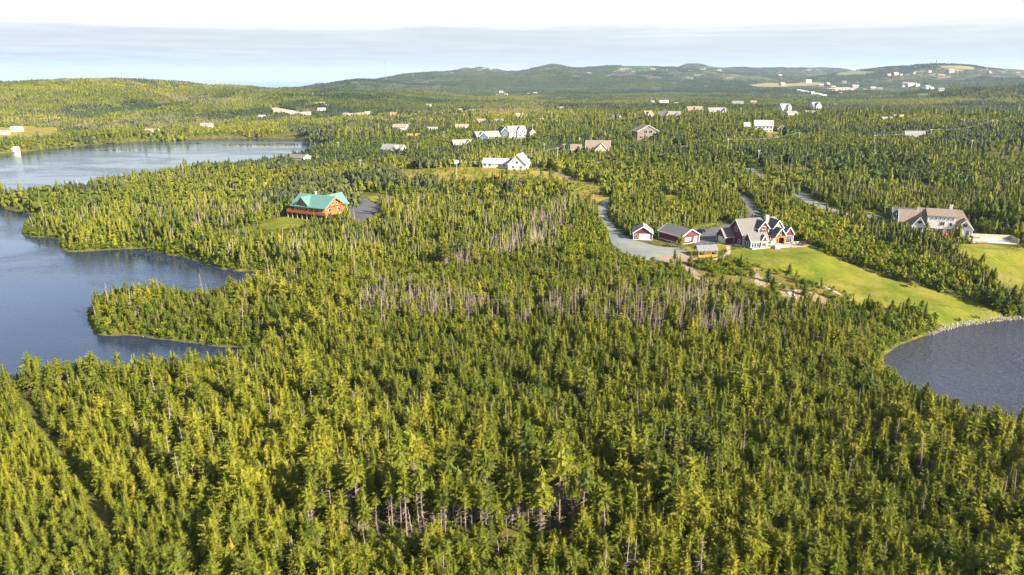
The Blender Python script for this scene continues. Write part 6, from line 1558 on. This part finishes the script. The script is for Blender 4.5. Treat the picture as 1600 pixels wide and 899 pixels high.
PL = [((-102.9, 473.5), 10, 'utility pole by the driveway of the green roofed house'), ((-32.9, 414.0), 11, 'utility pole in front of the meadow'), ((-156.5, 632.6), 9, 'utility pole by the lakeside cottage'), ((-18.5, 617.0), 10, 'utility pole below the broad grey roofed house'),
      ((23.1, 505.5), 11, 'utility pole right of the long white house'), ((31.5, 483.8), 11, 'second utility pole right of the long white house'), ((37.5, 506.2), 10, 'utility pole left of the tan house'), ((47.8, 754.2), 12, 'utility pole in the firs above the tan house'), ((48.1, 860.5), 12, 'utility pole on the rise left of the skyline'),
      ((20.3, 699.2), 10, 'utility pole by the navy and cream house'), ((-63.3, 656.8), 10, 'utility pole left of the dark blue bungalow'), ((152.4, 496.4), 12, 'utility pole by the bend of the road'), ((231.8, 569.6), 11, 'utility pole below the yellow bank'), ((275.8, 536.5), 11, 'utility pole left of the pale roofed house'), ((340.0, 573.4), 12, 'utility pole right of the pale roofed house'), ((305.4, 467.2), 13, 'tall utility pole in the right wood'), ((431.4, 677.4), 11, 'utility pole behind the right wood'), ((454.3, 671.1), 11, 'first of the paired utility poles at right'), ((458.0, 670.4), 11, 'second of the paired utility poles at right'), ((467.8, 901.5), 13, 'utility pole beside the grey roofed low house'), ((416.0, 835.6), 12, 'utility pole left of the grey roofed low house'), ((494.6, 831.0), 12, 'utility pole above the yellow autumn trees'),
      ((225.4, 857.5), 12, 'left utility pole before the brick houses'), ((228.7, 855.3), 12, 'right utility pole before the brick houses'), ((216.2, 890.0), 12, 'utility pole by the green hedge'), ((137.9, 796.8), 10, 'utility pole left of the pink house'), ((280.8, 874.6), 11, 'utility pole before the long white house'), ((864.4, 1822.6), 13, 'utility pole on the far skyline'), ((835.1, 1878.2), 12, 'utility pole near the white row houses'), ((-175.4, 1030.0), 11, 'utility pole by the rust roofed house'), ((-118.4, 812.8), 10, 'utility pole beside the white two storey house'), ((162.3, 460.7), 10, 'utility pole in the firs right of the road bend'), ((55.3, 577.6), 9, 'utility pole behind the tan house')]
TOP = {}
for xy, H_, lab in PL: TOP[lab] = pole(xy, H_, lab, 20); 
def T_(w_): return next(v for k, v in TOP.items() if w_ in k)
wires([T_('navy and cream'), T_('utility pole right of the long white house'), T_('second utility pole right of the long')], 'thin power line beside the long white house')
wires([T_('left of the tan house'), T_('second utility pole right of the long'), T_('in front of the meadow')], 'thin power line crossing the meadow')
wires([T_('bend of the road'), T_('below the yellow bank'), T_('utility pole left of the pale roofed'), T_('utility pole right of the pale roofed'), T_('first of the paired')], 'thin power line through the right wood')

# ------------------------------------------------------------------ radio mast and hilltop radar
M_mast = mat('mast_steel', (0.30, 0.24, 0.23), .6, 0, 1, .5, .3)
MX, MY = -586., 3350.
mz = z1(MX, MY); Hm = 75 + 3350 * (122.0 - 98.5) / 1081. - mz
mst = thing('radio_mast', 'tall thin lattice radio mast on the far hill', 'mast', MX, MY)
for k in range(3):
    a = k * 2.094; q = MB(); q.bar((1.6 * math.cos(a), 1.6 * math.sin(a), -2), (1.0 * math.cos(a), 1.0 * math.sin(a), Hm), .55); q.build('mast_leg', M_mast, mst)
q = MB()
for k in range(26):
    for j in range(3):
        a, b = j * 2.094, (j + 1) * 2.094; z_a, z_b = Hm * k / 26, Hm * (k + 1) / 26; q.bar((1.4 * math.cos(a), 1.4 * math.sin(a), z_a), (1.4 * math.cos(b), 1.4 * math.sin(b), z_b), .3)
o_ = q.build('lattice_bracing', M_mast, mst); o_['kind'] = 'stuff'
RX, RY = (2513, 151.5)[0], 4300.
rd = thing('radar_tower', 'small white domed radar tower on the far right hilltop', 'tower', RX, RY)
q = MB(); q.cyl((0, 0), 4.5, -5, 14, 8, 3.5); q.build('tower_base', mat('tower_grey', (0.35, 0.35, 0.36), .8), rd)
b_ = bmesh.new(); bmesh.ops.create_uvsphere(b_, u_segments=16, v_segments=10, radius=7.0); me = bpy.data.meshes.new('radome'); b_.to_mesh(me); b_.free(); me.materials.append(T_white); o_ = obj('radome', me, rd, (0, 0, 20))

# ------------------------------------------------------------------ sea haze over the whole place
hz_m = bpy.data.materials.new('haze'); hz_m.use_nodes = True
hn = hz_m.node_tree; hn.nodes.clear()
pv = N(hn, 'ShaderNodeVolumePrincipled')
pv.inputs['Color'].default_value = (0.60, 0.79, 1.0, 1); pv.inputs['Density'].default_value = 3.8e-5; pv.inputs['Anisotropy'].default_value = 0.1
ho = N(hn, 'ShaderNodeOutputMaterial'); hn.links.new(pv.outputs[0], ho.inputs['Volume'])
bm = bmesh.new(); bmesh.ops.create_cube(bm, size=1)
me = bpy.data.meshes.new('haze'); bm.to_mesh(me); bm.free(); me.materials.append(hz_m)
z_lo, z_hi = float(GZ.min()) - 3, 330.0
haze = obj('haze', me); haze.location = (0, 14000, (z_lo + z_hi) / 2); haze.scale = (56000, 34000, z_hi - z_lo)
tag(haze, 'thin blue sea haze over the far hills', kind='stuff')
